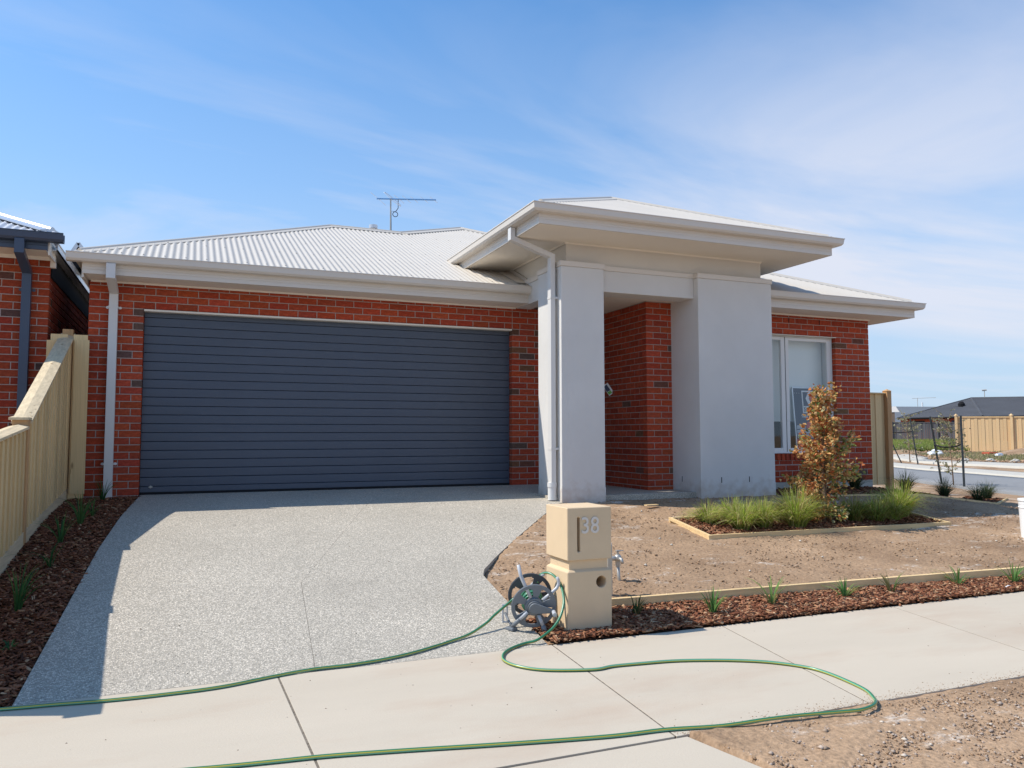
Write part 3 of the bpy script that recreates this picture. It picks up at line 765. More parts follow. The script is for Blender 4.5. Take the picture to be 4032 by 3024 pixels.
# corrugated roofs
def corr(poly, O, e, up, z0, tan, pitch=.076, amp=.0085, spw=8, name='roof', m=None, parent=None, rows=1):
    O = np.array(O); e = np.array(e, float); up = np.array(up, float)
    P = np.array(poly, float) - O; S = P @ e; T = P @ up; n = len(P)
    s = np.arange(S.min() + 1e-4, S.max(), pitch / spw)
    V = []; ok = []
    for si in s:
        ts = []
        for i in range(n):
            a, b = S[i], S[(i + 1) % n]
            if (a - si) * (b - si) <= 0 and a != b:
                ts.append(T[i] + (T[(i + 1) % n] - T[i]) * (si - a) / (b - a))
        if len(ts) < 2 or max(ts) - min(ts) < 1e-4: ok.append(False); t0 = t1 = 0
        else: ok.append(True); t0, t1 = min(ts), max(ts)
        zz = amp * math.cos(2 * math.pi * si / pitch)
        for t in (t0, t1):
            q = O + e * si + up * t; V.append((q[0], q[1], z0 + tan * t + zz))
    F = [(2 * i, 2 * i + 2, 2 * i + 3, 2 * i + 1) for i in range(len(s) - 1) if ok[i] and ok[i + 1]]
    return np_mesh(name, V, F, m or M['roof'], parent, smooth=True)
ZG = 2.772; OG = (0, -.50)
A1 = (2.74, 3.41); VV = (4.0, 3.41); A2 = (5.66, 4.95)
zg = lambda y: ZG + T225 * (y + .50)
rf = corr([(-.745, -.52), (9.0, -.52), (9.0, 1.61), A2, VV, A1], OG, (1, 0), (0, 1), ZG, T225, parent=house)
# other slopes, out of sight from the street
mb = MB()
z1, z2 = zg(3.41) - .01, zg(4.95) - .01
mb.add([(-.745, -.5, ZG - .01), (A1[0], A1[1], z1), (A1[0], 5.0, z1), (-.745, 8.9, ZG - .01)], [(0, 1, 2, 3)])
mb.add([(A1[0], A1[1], z1), (VV[0], VV[1], z1), (2.5, 8.9, ZG - .01), (-.745, 8.9, ZG - .01), (A1[0], 5.0, z1)], [(0, 1, 2, 3, 4)])
mb.add([(VV[0], VV[1], z1), (A2[0], A2[1], z2), (A2[0], 6.0, z2), (2.5, 8.9, ZG - .01)], [(0, 1, 2, 3)])
mb.add([(A2[0], A2[1], z2), (11.1, -.5, ZG - .01), (11.1, 9.2, ZG - .01), (A2[0], 6.0, z2)], [(0, 1, 2, 3)])
mb.add([(A2[0], 6.0, z2), (11.1, 9.2, ZG - .01), (2.5, 8.9, ZG - .01)], [(0, 1, 2)])
mb.build('rear_roof', M['roof'], house)
# bedroom wing roof
WX = 11.13
corr([(8.02, -1.53), (WX, -1.53), (8.45, 1.15), (8.02, 1.15)], (0, -1.51), (1, 0), (0, 1), ZG, T225, parent=house)
mb = MB(); mb.add([(WX, -1.51, ZG - .004), (WX, 6.0, ZG - .004), (8.45, 6.0, ZG + T225 * 2.66), (8.45, 1.15, ZG + T225 * 2.66)], [(0, 1, 2, 3)])
mb.add([(8.45, 1.15, ZG + T225 * 2.66), (8.45, 6, ZG + T225 * 2.66), (6.0, 6, ZG + T225 * 2.66), (6.0, 1.15, ZG + T225 * 2.66)], [(0, 1, 2, 3)])
mb.build('rear_roof', M['roof'], house)
# portico roof
PX0, PX1, PY = 4.15, 8.69, -2.31; ZP = 3.385; HW = (PX1 - PX0) / 2; AP = ((PX0 + PX1) / 2, PY + HW); ZA = ZP + T225 * HW
corr([(PX0, PY), (PX1, PY), AP], (PX0, PY), (1, 0), (0, 1), ZP, T225, parent=house)
corr([(PX0, PY), AP, (AP[0], 4.2), (PX0, 1.2)], (PX0, PY), (0, 1), (1, 0), ZP, T225, parent=house)
corr([(PX1, PY), AP, (AP[0], 4.2), (PX1, 1.6)], (PX1, PY), (0, 1), (-1, 0), ZP, T225, parent=house)
def cap(p0, p1, drop, w=.15, name='ridge_cap', parent=house, m='gutter_l', lift=.016):
    p0 = Vector(p0); p1 = Vector(p1); d = (p1 - p0); dh = Vector((d.x, d.y, 0)).normalized(); pr = Vector((-dh.y, dh.x, 0))
    sec = [(-w, -drop * w - .012), (-w, -drop * w), (-.035, -drop * .035), (-.022, .006), (-.012, .014), (0, .017), (.012, .014), (.022, .006), (.035, -drop * .035), (w, -drop * w), (w, -drop * w - .012)]
    mb = MB(); V = []
    for p in (p0, p1):
        for a, b in sec: V.append(p + pr * a + Vector((0, 0, b + lift)))
    n = len(sec); mb.add(V, [(i, i + 1, n + i + 1, n + i) for i in range(n - 1)] + [tuple(range(n)), tuple(range(2 * n - 1, n - 1, -1))])
    return mb.build(name, M['roof'] if m == 'gutter_l' else M[m], parent, fixn=True)
DH = T225 / math.sqrt(2)
cap((-.66, -.407, ZG + .093 * T225 - .01), (*A1, zg(3.41)), DH, w=.12)
cap((*A1, zg(3.41)), (*VV, zg(3.41)), T225)
cap((*VV, zg(3.41)), (*A2, zg(4.95)), DH)
cap((*A2, zg(4.95)), (9.0, 1.61, zg(1.61)), DH)
cap((WX - .09, -1.42, ZG + .10 * T225 - .008), (8.45, 1.15, ZG + T225 * 2.66), DH)
cap((PX0 + .10, PY + .10, ZP + .10 * T225 - .008), (*AP, ZA), DH, w=.13); cap((PX1 - .10, PY + .10, ZP + .10 * T225 - .008), (*AP, ZA), DH, w=.13); cap((*AP, ZA), (AP[0], 4.2, ZA), T225)
# roof screws
mb = MB()
def screws(x0, x1, ys, zf):
    for y in ys:
        k = math.ceil(x0 / .076)
        while k * .076 < x1:
            if k % 3 == 0:
                x = k * .076; z = zf(y) + .0085; r = .008
                mb.add([(x - r, y - r, z), (x + r, y - r, z), (x + r, y + r, z), (x - r, y + r, z), (x, y, z + .007)], [(0, 1, 4), (1, 2, 4), (2, 3, 4), (3, 0, 4)])
            k += 1
screws(-.55, 4.8, [-.43], zg)
for y in (.45, 1.3, 2.15, 3.0):
    screws(-.745 + (y + .5) * .9, 6.0, [y], zg)
screws(4.6, 6.6, [3.7, 4.4], zg) if 0 else None
tag(mb.build('screws', M['screw'], house, fixn=False), kind='stuff')
# lapped flashing where the portico meets the garage roof
mb = MB(); mb.box(-.09, 0, 0, .09, .75, .004); 
fl = mb.build('flashing', M['gutter'], house); fl.location = (4.80, -.40, zg(-.40) + .018); fl.rotation_euler = (math.atan(T225), 0, R(0))
mb = MB(); mb.add([(4.895, -.45, 2.80), (4.895, 1.2, 2.80 + 1.65 * T225), (4.895, 1.2, 2.92 + 1.65 * T225), (4.895, -.28, 2.93), (4.915, -.45, 2.80), (4.915, 1.2, 2.80 + 1.65 * T225), (4.915, 1.2, 2.92 + 1.65 * T225), (4.915, -.28, 2.93)],
   [(0, 1, 2, 3), (7, 6, 5, 4), (0, 3, 7, 4), (3, 2, 6, 7), (0, 4, 5, 1)]); mb.build('flashing', M['roof'], house)
mb = MB(); mb.sweep([(0, 0), (.07, 0), (.07, .006), (.0, .006)], [(4.12, 1.02), (4.17, .86)], 3.385); 

# downpipes
def prof_pipe(P, a0, a1, axis, name='downpipe', m='pipe'):
    mb = MB(); n = len(P)
    if axis == 'X': v = [(a0, y, z) for y, z in P] + [(a1, y, z) for y, z in P]
    else: v = [(x, a0, z) for x, z in P] + [(x, a1, z) for x, z in P]
    mb.add(v, [tuple(range(n)), tuple(range(2 * n - 1, n - 1, -1))] + [(i, (i + 1) % n, n + (i + 1) % n, n + i) for i in range(n)])
    return mb.build(name, M[m], house, bevel=.003)
def br_tab(parent, x, y, z, sx):
    mb = MB(); n = 10
    v = [(x + sx * (.0 + .038 * (1 - math.cos(math.pi * i / (n - 1))) / 2 * 1.0), y, z + .016 * math.sin(math.pi * i / (n - 1))) for i in range(n)]
    v += [(p[0], y, 2 * z - p[2]) for p in v[1:-1][::-1]]
    m_ = len(v); v2 = [(a, y - .004, c) for a, b, c in v]
    mb.add(v2 + v, [tuple(range(m_)), tuple(range(2 * m_ - 1, m_ - 1, -1))] + [(i, (i + 1) % m_, m_ + (i + 1) % m_, m_ + i) for i in range(m_)])
    t = mb.build('bracket', M['pvc'], parent)
    return t
dp1 = prof_pipe([(-.535, 2.66), (-.535, 2.49), (-.085, 2.385), (-.085, -.06), (-.022, -.06), (-.022, 2.435), (-.475, 2.54), (-.475, 2.66)], -.372, -.277, 'X')
for z in (2.23, .38):
    br_tab(dp1, -.372, -.010, z, -1); br_tab(dp1, -.277, -.010, z, 1)
    mb = MB(); mb.box(-.377, -.089, z - .012, -.272, -.02, z + .012); mb.build('strap', M['pipe'], dp1)
dp2 = prof_pipe([(4.145, 3.27), (4.145, 3.115), (4.685, 2.94), (4.685, .10), (4.748, .10), (4.748, 2.985), (4.208, 3.16), (4.208, 3.27)], -1.56, -1.465, 'Y')
mb = MB(); mb.tube([(4.715, -1.51, -.09), (4.715, -1.51, .07)], .053, 20); mb.tube([(4.715, -1.51, .07), (4.715, -1.51, .125)], .060, 20)
mb.build('drain_pipe', M['pvc'], dp2, smooth=False)
for z in (2.43, .54):
    mb = MB(); mb.box(4.681, -1.564, z - .014, 4.785, -1.461, z + .014); mb.build('strap', M['pipe'], dp2, bevel=.002)

# window of the bedroom wing
WY = -.92
mb = MB()
def ring(mb, x0, x1, z0, z1, wl, wr, wb_, wt, y0, y1, mi=0):
    mb.box(x0, y0, z0, x0 + wl, y1, z1, mi); mb.box(x1 - wr, y0, z0, x1, y1, z1, mi)
    mb.box(x0 + wl, y0, z0, x1 - wr, y1, z0 + wb_, mi); mb.box(x0 + wl, y0, z1 - wt, x1 - wr, y1, z1, mi)
ring(mb, 8.205, 9.855, .432, 2.222, .02, .02, .022, .012, WY - .012, WY + .07)
win = mb.build('window', M['frame'], house, bevel=.003)
for (x0, x1) in ((8.23, 8.930), (8.942, 9.835)):
    mb = MB(); ring(mb, x0, x1, .454, 2.208, .062, .075, .058, .052, WY, WY + .05); mb.build('sash', M['frame'], win, bevel=.005)
    mb = MB(); mb.add([(x0 + .06, WY + .025, .51), (x1 - .073, WY + .025, .51), (x1 - .073, WY + .025, 2.158), (x0 + .06, WY + .025, 2.158)], [(0, 1, 2, 3)]); mb.build('pane', M['glass'], win, fixn=False)
mb = MB(); mb.box(8.931, WY + .004, .454, 8.941, WY + .05, 2.208); mb.build('sash_gap_shade', M['dark'], win)  # near-black strip painting the shade in the gap between the two sashes
mb = MB(); mb.box(8.24, -.72, .93, 9.84, -.716, 2.24); mb.box(8.24, -.726, .915, 9.84, -.71, .935); mb.build('roller_blind', M['blind'], win)
# room behind the glass
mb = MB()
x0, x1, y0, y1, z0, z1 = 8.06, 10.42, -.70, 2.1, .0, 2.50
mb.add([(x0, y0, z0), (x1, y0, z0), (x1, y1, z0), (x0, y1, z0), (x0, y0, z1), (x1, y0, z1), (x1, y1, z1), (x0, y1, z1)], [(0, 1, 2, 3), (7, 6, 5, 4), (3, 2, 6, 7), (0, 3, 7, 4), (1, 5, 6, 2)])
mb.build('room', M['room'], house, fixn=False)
mb = MB(); mb.box(8.2, -.865, .30, 9.86, -.68, .45); mb.build('window_sill', M['frame'], win)
mb = MB(); mb.box(8.08, -.865, .3, 8.2, -.70, 2.5); mb.box(9.86, -.865, .3, 9.98, -.70, 2.5); mb.box(8.2, -.865, 2.24, 9.86, -.70, 2.5); mb.build('reveal_lining', M['frame'], win)

# ------------------------------------------------------------ builder's sign leaning inside the window
sg = thing('sign_board', 'dark blue advertising board with a white framed chevron logo leaning inside the bedroom window', 'sign', (9.20, -.845, .515), 0)
sg.rotation_euler = (R(-4.5), 0, 0)
SW, SH = .60, .925
mb = MB(); mb.box(0, 0, 0, SW, .018, SH); mb.build('board', M['sign_navy'], sg)
mb = MB(); mb.box(-.012, -.002, 0, 0, .02, SH + .01); mb.box(-.012, -.002, SH, SW, .02, SH + .012); mb.build('edge_frame', M['alu'], sg)
def flat(poly, m, name, y=-.002):
    mb = MB(); n = len(poly); mb.add([(x, y, z) for x, z in poly] + [(x, y + .0015, z) for x, z in poly], [tuple(range(n)), tuple(range(2 * n - 1, n - 1, -1))] + [(i, (i + 1) % n, n + (i + 1) % n, n + i) for i in range(n)])
    mb.build(name, M[m], sg)
def text(s_, size, loc, m, parent, name='lettering', ext=.001, off=0.0, rot=(R(90), 0, 0), sx=1.0, align='LEFT'):
    cu = bpy.data.curves.new(name, 'FONT'); cu.body = s_; cu.size = size; cu.extrude = ext; cu.offset = off; cu.align_x = align
    cu.resolution_u = 6
    cu.materials.append(M[m])
    tmp = bpy.data.objects.new('tmp', cu); C.objects.link(tmp)
    me = bpy.data.meshes.new_from_object(tmp.evaluated_get(bpy.context.evaluated_depsgraph_get())); bpy.data.objects.remove(tmp, do_unlink=True)
    o = bpy.data.objects.new(name, me); C.objects.link(o); o.parent = parent; o.location = loc; o.rotation_euler = rot; o.scale = (sx, 1, 1)
    return o
flat([(.165, .535), (.165, .888), (.50, .888), (.50, .535)], 'white_paint', 'logo_frame')
flat([(.185, .645), (.185, .866), (.297, .866), (.235, .765), (.297, .645)], 'sign_navy', 'logo_shape', -.0035)
flat([(.36, .866), (.48, .866), (.48, .70), (.41, .765), (.48, .645), (.36, .645), (.30, .765)], 'sign_navy', 'logo_shape', -.0035)
flat([(.30, .765), (.345, .84), (.40, .765), (.345, .69)], 'red_paint', 'logo_arrow', -.005)
text('JG KING', .058, (.185, -.004, .592), 'sign_navy', sg, off=.0012)
text('HOMES', .058, (.185, -.004, .548), 'sign_navy', sg, off=.0012)
text('9686 3', .075, (.125, -.003, .462), 'white_paint', sg, sx=.85)
flat([(.20, .30), (.235, .40), (.37, .40), (.41, .30)], 'red_paint', 'arrow_print')
for z in (.315, .245, .175):
    flat([(.02, z - .028), (.02, z + .028), (.19 if z > .3 else .56, z + .028), (.19 if z > .3 else .56, z - .028)], 'grey_print', 'text_bar')
flat([(.0, .0), (.0, .125), (.58, .125), (.58, .0)], 'red_paint', 'red_band')
for i in range(8):
    flat([(.02 + i * .045, .842), (.02 + i * .045, .852), (.03 + i * .045, .852), (.03 + i * .045, .842)], 'grey_print', 'dot') if i < 3 else None

# ------------------------------------------------------------ roof fittings
an = thing('tv_antenna', 'thin television antenna with a blue boom and silver rods above the garage roof ridge', 'antenna', (4.43, 6.0, 4.6))
mb = MB(); mb.tube([(0, 0, -.4), (0, 0, 1.23)], .016, 8); mb.build('mast', M['metal'], an)
ua = Vector((.985, -.17, 0)).normalized()
def q(t, z=1.27): return (ua.x * t, ua.y * t, z)
mb = MB(); mb.tube([q(-.30, 1.20), q(.20, 1.22), q(.98, 1.255)], .016, 6); mb.build('boom', M['blue'], an)
ed = Vector((-.45, .35, .50)).normalized()
for t, ln_ in ((-.27, .40), (.18, .26), (.34, .22), (.50, .20), (.72, .20), (.93, .19)):
    zz = 1.20 + .045 * (t + .3); c_ = Vector(q(t, zz))
    mb = MB(); mb.tube([c_ - ed * ln_ * .6, c_ + ed * ln_ * .6], .007, 5); mb.build('rod', M['alu'], an)
loop = []
for i in range(17):
    a = 2 * math.pi * i / 16; loop.append(Vector(q(.04, 1.21)) + ed * .26 * math.cos(a) + ua * .035 * math.sin(a))
mb = MB(); mb.tube(loop, .008, 5); mb.build('folded_dipole', M['alu'], an)
cb_ = [Vector(q(.16, 1.2)), Vector(q(.16, 1.02)), Vector(q(.10, .93))] + [Vector(q(.10 + .055 * math.sin(a), .88 + .055 * math.cos(a))) for a in np.linspace(0, 2 * math.pi, 12)] + [Vector(q(.01, .95)), Vector(q(.018, .4)), Vector(q(.018, -.3))]
mb = MB(); mb.tube(cb_, .008, 5); mb.build('cable', M['strap'], an)
fl = thing('roof_flue', 'short pale capped flue pipe poking up behind the garage roof ridge', 'flue', (3.95, 5.5, 4.5))
mb = MB(); mb.tube([(0, 0, -.3), (0, 0, .49)], .05, 16); mb.build('pipe', M['silver'], fl)
mb = MB(); mb.tube([(0, 0, .49), (0, 0, .56)], .088, 18); mb.tube([(0, 0, .455), (0, 0, .462)], .1, 18); mb.build('cowl', M['silver'], fl)

# ------------------------------------------------------------ neighbour's house
nb = thing('neighbour_house', 'red brick house with navy gutter and downpipe behind the pine fence', 'house', (-1.0, 0, 0))
nb.location = (0, 0, 0)
mb = MB(); mb.box(-6.0, .205, -.4, -1.01, 9, 2.76); mb.box(-6.0, .005, -.4, -1.005, .205, 2.775); nw = mb.build('wall', M['mortar'], nb)
cnt = 0
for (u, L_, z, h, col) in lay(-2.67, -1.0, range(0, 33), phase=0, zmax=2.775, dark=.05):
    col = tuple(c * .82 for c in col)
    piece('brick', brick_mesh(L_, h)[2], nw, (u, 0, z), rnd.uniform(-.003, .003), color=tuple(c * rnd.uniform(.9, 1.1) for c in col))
mb = MB()
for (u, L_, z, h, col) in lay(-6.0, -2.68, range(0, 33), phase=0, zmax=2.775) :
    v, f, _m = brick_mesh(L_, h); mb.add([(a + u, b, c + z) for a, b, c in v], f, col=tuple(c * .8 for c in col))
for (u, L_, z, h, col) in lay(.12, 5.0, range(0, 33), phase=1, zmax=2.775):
    v, f, _m = brick_mesh(L_, h); mb.add([(-1.0 - b, a + u, c + z) for a, b, c in v], f, col=tuple(c * .6 for c in col))  # side wall bricks coloured darker to put the gap's shade into them
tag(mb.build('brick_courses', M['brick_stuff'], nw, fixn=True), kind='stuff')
mb = MB(); mb.sweep(FAS(.155), [(-6, -.43), (-.962, -.43)], 2.925); mb.build('fascia', M['navy'], nb)
mb = MB(); mb.sweep(GUT, [(-6, -.452), (-.80, -.452)], 2.945); mb.build('gutter', M['navy'], nb)
mb = MB(); mb.box(-6, -.43, 2.776, -.99, .02, 2.785); mb.build('soffit', M['soffit'], nb)
mb = MB(); mb.sweep([(0, 0), (0, -.03), (.02, -.04), (.03, 0)], [(-6, -.001), (-1.0, -.001)], 2.776); mb.build('trim', M['trim'], nb)
mb = MB(); mb.box(-.962, -.43, 2.72, -.945, .04, 2.90); mb.box(-1.0, -.01, 2.66, -.945, .05, 2.80); mb.build('eave_end', M['trim'], nb)
# side gutter along the boundary, catching the sun
mb = MB(); mb.box(-1.0, -.30, 2.80, -.885, 7.5, 2.812); mb.box(-.90, -.30, 2.80, -.885, 7.5, 2.885); mb.box(-.905, -.30, 2.878, -.875, 7.5, 2.886); mb.box(-.912, -.30, 2.838, -.9, 7.5, 2.844)
mb.build('side_gutter', M['silver'], nb)
mb = MB(); mb.box(-1.02, .05, 2.55, -.985, 7.5, 2.80); mb.build('side_gap_shade', M['dark'], nb)  # near-black sheet over the brick side, painting in the shade of the narrow gap
corr([(-6, -.5), (-.84, -.5), (-1.9, .56), (-6, .6)], (0, -.48), (1, 0), (0, 1), 2.965, T225, name='roof', m=M['nroof'], parent=nb)
corr([(-.95, -.37), (-.95, .9), (-1.9, .9), (-1.9, .58)], (-.95, 0), (0, 1), (-1, 0), 2.985, T225, name='roof', m=M['nroof'], parent=nb)
cap((-.93, -.39, 2.975 + .13 * T225 - .015), (-1.9, .58, 2.975 + 1.1 * T225), DH, w=.15, name='hip_cap', parent=nb, m='alu' if 0 else 'silver')
mb = MB()
# gabled flashing of a rear roof slope in the gap
g0 = Vector((-.93, 1.15, 2.97))
tri = [(-.98, 3.00), (-.86, 3.22), (-.66, 2.93)]
for (a, b) in ((tri[0], tri[1]), (tri[1], tri[2])):
    A = Vector((a[0], 1.1, a[1])); B = Vector((b[0], 1.1, b[1])); d = (B - A).normalized(); n_ = Vector((-d.z, 0, d.x)) * .022
    mb.add([A - n_, B - n_, B + n_, A + n_] + [p + Vector((0, .7, 0)) for p in (A - n_, B - n_, B + n_, A + n_)], [(0, 1, 2, 3), (7, 6, 5, 4), (0, 4, 5, 1), (3, 2, 6, 7), (0, 3, 7, 4), (1, 5, 6, 2)])
mb.build('rear_flashing', M['silver'], nb)
mb = MB(); mb.add([(-.98, 1.14, 2.9), (-.86, 1.14, 3.20), (-.66, 1.14, 2.9), (-.98, 1.7, 2.9), (-.86, 1.7, 3.20), (-.66, 1.7, 2.9)], [(0, 1, 2), (5, 4, 3), (0, 3, 4, 1), (1, 4, 5, 2)]); mb.build('rear_gable', M['dark'], nb)
P_ = [(-.555, 2.86), (-.555, 2.70), (-.085, 2.56), (-.085, -.2), (-.022, -.2), (-.022, 2.61), (-.495, 2.75), (-.495, 2.86)]
mb = MB(); n = len(P_); x0, x1 = -1.265, -1.172
mb.add([(x0, y, z) for y, z in P_] + [(x1, y, z) for y, z in P_], [tuple(range(n)), tuple(range(2 * n - 1, n - 1, -1))] + [(i, (i + 1) % n, n + (i + 1) % n, n + i) for i in range(n)])
ndp = mb.build('downpipe', M['navy'], nb, bevel=.003)
for z in (2.38,): 
    t1 = br_tab(ndp, x0, -.01, z, -1); t2 = br_tab(ndp, x1, -.01, z, 1)
    for t_ in (t1, t2): t_.data.materials[0] = M['navy']

# ------------------------------------------------------------ pine boundary fence at the left
fence = thing('boundary_fence', 'new lapped pine paling fence stepping down beside the mulch bed and driveway', 'fence', (-.80, -2.8, -.35)); fence.location = (0, 0, 0)
ub = MB(); ub.box(0, -.5, 0, 1, .5, 1); unit_p = ub.mesh('paling', (M['pine'],))
def ftop(y): return float(np.interp(y, [-5.62, -4.1, -2.5, -2.38, .0], [.60, .665, .815, .915, 1.90]))
y = -5.60; k = 0
while y < -.03:
    if not (-2.55 < y < -2.45) and not (-4.15 < y < -4.05):
        xo = -.772 if k % 2 == 0 else -.752
        zb = float(gY(y)) + .055 + rnd.uniform(-.01, .01); zt_ = ftop(y) - .055
        piece('paling', unit_p, fence, (xo, y, zb), rot=(rnd.uniform(-.004, .004), 0, 0), scale=(.016, (.105 if k % 2 == 0 else .078) + rnd.uniform(-.006, .006), zt_ - zb))
    y += .080; k += 1
def post(y, zt_, w=.10, x=-.80, capw=None, name='post'):
    mb = MB(); zb = float(gY(y)) - .3; h = w / 2
    mb.box(x - h, y - h, zb, x + h + .018, y + h, zt_)
    p = mb.build(name, M['post'], fence, bevel=.003)
    if capw:
        c = capw / 2; mb = MB(); mb.box(x - c, y - c, zt_, x + c, y + c, zt_ + .022)
        mb.add([(x - c, y - c, zt_ + .022), (x + c, y - c, zt_ + .022), (x + c, y + c, zt_ + .022), (x - c, y + c, zt_ + .022), (x, y, zt_ + .05)], [(0, 1, 4), (1, 2, 4), (2, 3, 4), (3, 0, 4)])
        mb.build('post_cap', M['pine_y'], p)
    return p
post(-2.5, .845, capw=.15); post(.0, 1.945, w=.09, capw=None); post(-4.1, .655, capw=.15); post(-5.62, .60, capw=.15)
for (ya, yb) in ((-2.449, -.03), (-4.049, -2.551), (-5.57, -4.151)):
    za, zb = ftop(ya), ftop(yb)
    mb = MB(); w = .078; sec = [(-w, -.022), (w, -.022), (w, 0), (0, .018), (-w, 0)]
    if ya == -2.449: yb = .06; zb = 1.925
    mb.add([(-.80 + a, ya, za + b - .02) for a, b in sec] + [(-.80 + a, yb, zb + b - .02) for a, b in sec], [(0, 1, 2, 3, 4), (9, 8, 7, 6, 5)] + [(i, 5 + i, 5 + (i + 1) % 5, (i + 1) % 5) for i in range(5)])
    mb.build('capping_rail', M['pine_y'], fence)
    for t in (.18, .5, .85):
        mb = MB(); z0_, z1_ = float(gY(ya)) + .08, float(gY(yb)) + .08
        h0, h1 = za - .1 - z0_, zb - .1 - z1_
        mb.add([(x, yy, zz) for (yy, zz) in ((ya, z0_ + h0 * t), (yb, z1_ + h1 * t)) for (x, zz) in ((-.82, zz - .04), (-.778, zz - .04), (-.778, zz + .03), (-.82, zz + .03))], [(0, 1, 2, 3), (7, 6, 5, 4)] + [(i, 4 + i, 4 + (i + 1) % 4, (i + 1) % 4) for i in range(4)])
        mb.build('rail', M['pine_y'], fence)
    mb = MB(); z0_, z1_ = float(gY(ya)), float(gY(yb))
    mb.add([(-.765, ya, z0_ - .2), (-.735, ya, z0_ - .2), (-.735, ya, z0_ + .115), (-.765, ya, z0_ + .115), (-.765, yb, z1_ - .2), (-.735, yb, z1_ - .2), (-.735, yb, z1_ + .115), (-.765, yb, z1_ + .115)], [(3, 2, 1, 0), (4, 5, 6, 7)] + [(i, (i + 1) % 4, 4 + (i + 1) % 4, 4 + i) for i in range(4)])
    mb.build('plinth_board', M['pine_y'], fence)
rf_ = thing('return_fence', 'short run of wide pine boards closing the gap between fence and brick house', 'fence', (-.77, -.1, 0)); rf_.location = (0, 0, 0)
for (x0, x1, z0, z1, yy) in ((-.705, -.555, .045, 1.815, -.135), (-.985, -.865, .0, 1.80, -.135), (-.95, -.78, .0, 1.875, -.115), (-.72, -.575, .0, 1.875, -.115)):
    piece('board', unit_p, rf_, ((x0 + x1) / 2, yy, z0), rotz=R(-90), scale=(.015, x1 - x0, z1 - z0))
mb = MB(); mb.box(-.735, -.11, -.2, -.57, -.08, .05); mb.build('plinth_board', M['pine_h'], rf_)

# ------------------------------------------------------------ letterbox pillar
mx0, mx1, my0, my1, mz0, mz1 = 2.901, 3.235, -5.60, -5.262, -.68, .222
def baked_bool(o, cutters):
    for c in cutters:
        m_ = o.modifiers.new('b', 'BOOLEAN'); m_.operation = 'DIFFERENCE'; m_.object = c; m_.solver = 'EXACT'
    dg = bpy.context.evaluated_depsgraph_get(); me = bpy.data.meshes.new_from_object(o.evaluated_get(dg))
    o.modifiers.clear(); o.data = me
    for c in cutters: bpy.data.objects.remove(c, do_unlink=True)
lb = thing('letterbox', 'sand coloured concrete letterbox pillar with slot, round hole and number 38', 'letterbox', (3.07, -5.43, -.62)); lb.location = (0, 0, 0)
mb = MB(); mb.box(mx0, my0, -.128, mx1, my1, mz1); up_ = mb.build('upper_block', M['sandstone'], lb)
c1 = MB(); c1.box(2.980 - .004, -5.65, -.073, 2.980 + .017, -5.45, .157); c1 = c1.build('cutter', M['dark'])
baked_bool(up_, [c1])
up_.modifiers.new('bv', 'BEVEL').width = .004
mb = MB(); mb.box(2.970, -5.58, -.09, 3.005, -5.44, .17); 
mb = MB(); mb.box(mx0 + .022, my0 + .022, -.19, mx1 - .022, my1 - .022, -.128); mb.build('neck', M['sandstone'], lb)
mb = MB(); mb.prism([(mx0, my0), (mx1, my0), (mx1, my1), (mx0, my1)], mz0, -.205)
mb.add([(mx0, my0, -.205), (mx1, my0, -.205), (mx1, my1, -.205), (mx0, my1, -.205), (mx0 + .022, my0 + .022, -.19), (mx1 - .022, my0 + .022, -.19), (mx1 - .022, my1 - .022, -.19), (mx0 + .022, my1 - .022, -.19)], [(0, 1, 5, 4), (1, 2, 6, 5), (2, 3, 7, 6), (3, 0, 4, 7)])
mb = MB(); a_ = .022
V = [(mx0, my0, mz0), (mx1, my0, mz0), (mx1, my1, mz0), (mx0, my1, mz0), (mx0, my0, -.205), (mx1, my0, -.205), (mx1, my1, -.205), (mx0, my1, -.205),
     (mx0 + a_, my0 + a_, -.188), (mx1 - a_, my0 + a_, -.188), (mx1 - a_, my1 - a_, -.188), (mx0 + a_, my1 - a_, -.188)]
mb.add(V, [(3, 2, 1, 0), (0, 1, 5, 4), (1, 2, 6, 5), (2, 3, 7, 6), (3, 0, 4, 7), (4, 5, 9, 8), (5, 6, 10, 9), (6, 7, 11, 10), (7, 4, 8, 11), (8, 9, 10, 11)])
lo_ = mb.build('lower_block', M['sandstone'], lb)
c2 = MB(); c2.tube([(3.155, -5.66, -.28), (3.155, -5.40, -.28)], .038, 32); c2 = c2.build('cutter', M['sandstone'])
baked_bool(lo_, [c2])
lo_.modifiers.new('bv', 'BEVEL').width = .004
for k in ('3', '8'):
    pass
for ch, x in (('3', 2.999), ('8', 3.071)):
    cu = bpy.data.curves.new('digit', 'FONT'); cu.body = ch; cu.size = .155; cu.extrude = .003; cu.offset = .0010; cu.resolution_u = 8; cu.materials.append(M['digit'])
    tmp = bpy.data.objects.new('tmp', cu); C.objects.link(tmp)
    me = bpy.data.meshes.new_from_object(tmp.evaluated_get(bpy.context.evaluated_depsgraph_get())); bpy.data.objects.remove(tmp, do_unlink=True)
    d_ = bpy.data.objects.new('digit', me); C.objects.link(d_); d_.parent = lb; d_.location = (x, -5.604, .050); d_.rotation_euler = (R(90), 0, 0); d_.scale = (.90, 1, 1)

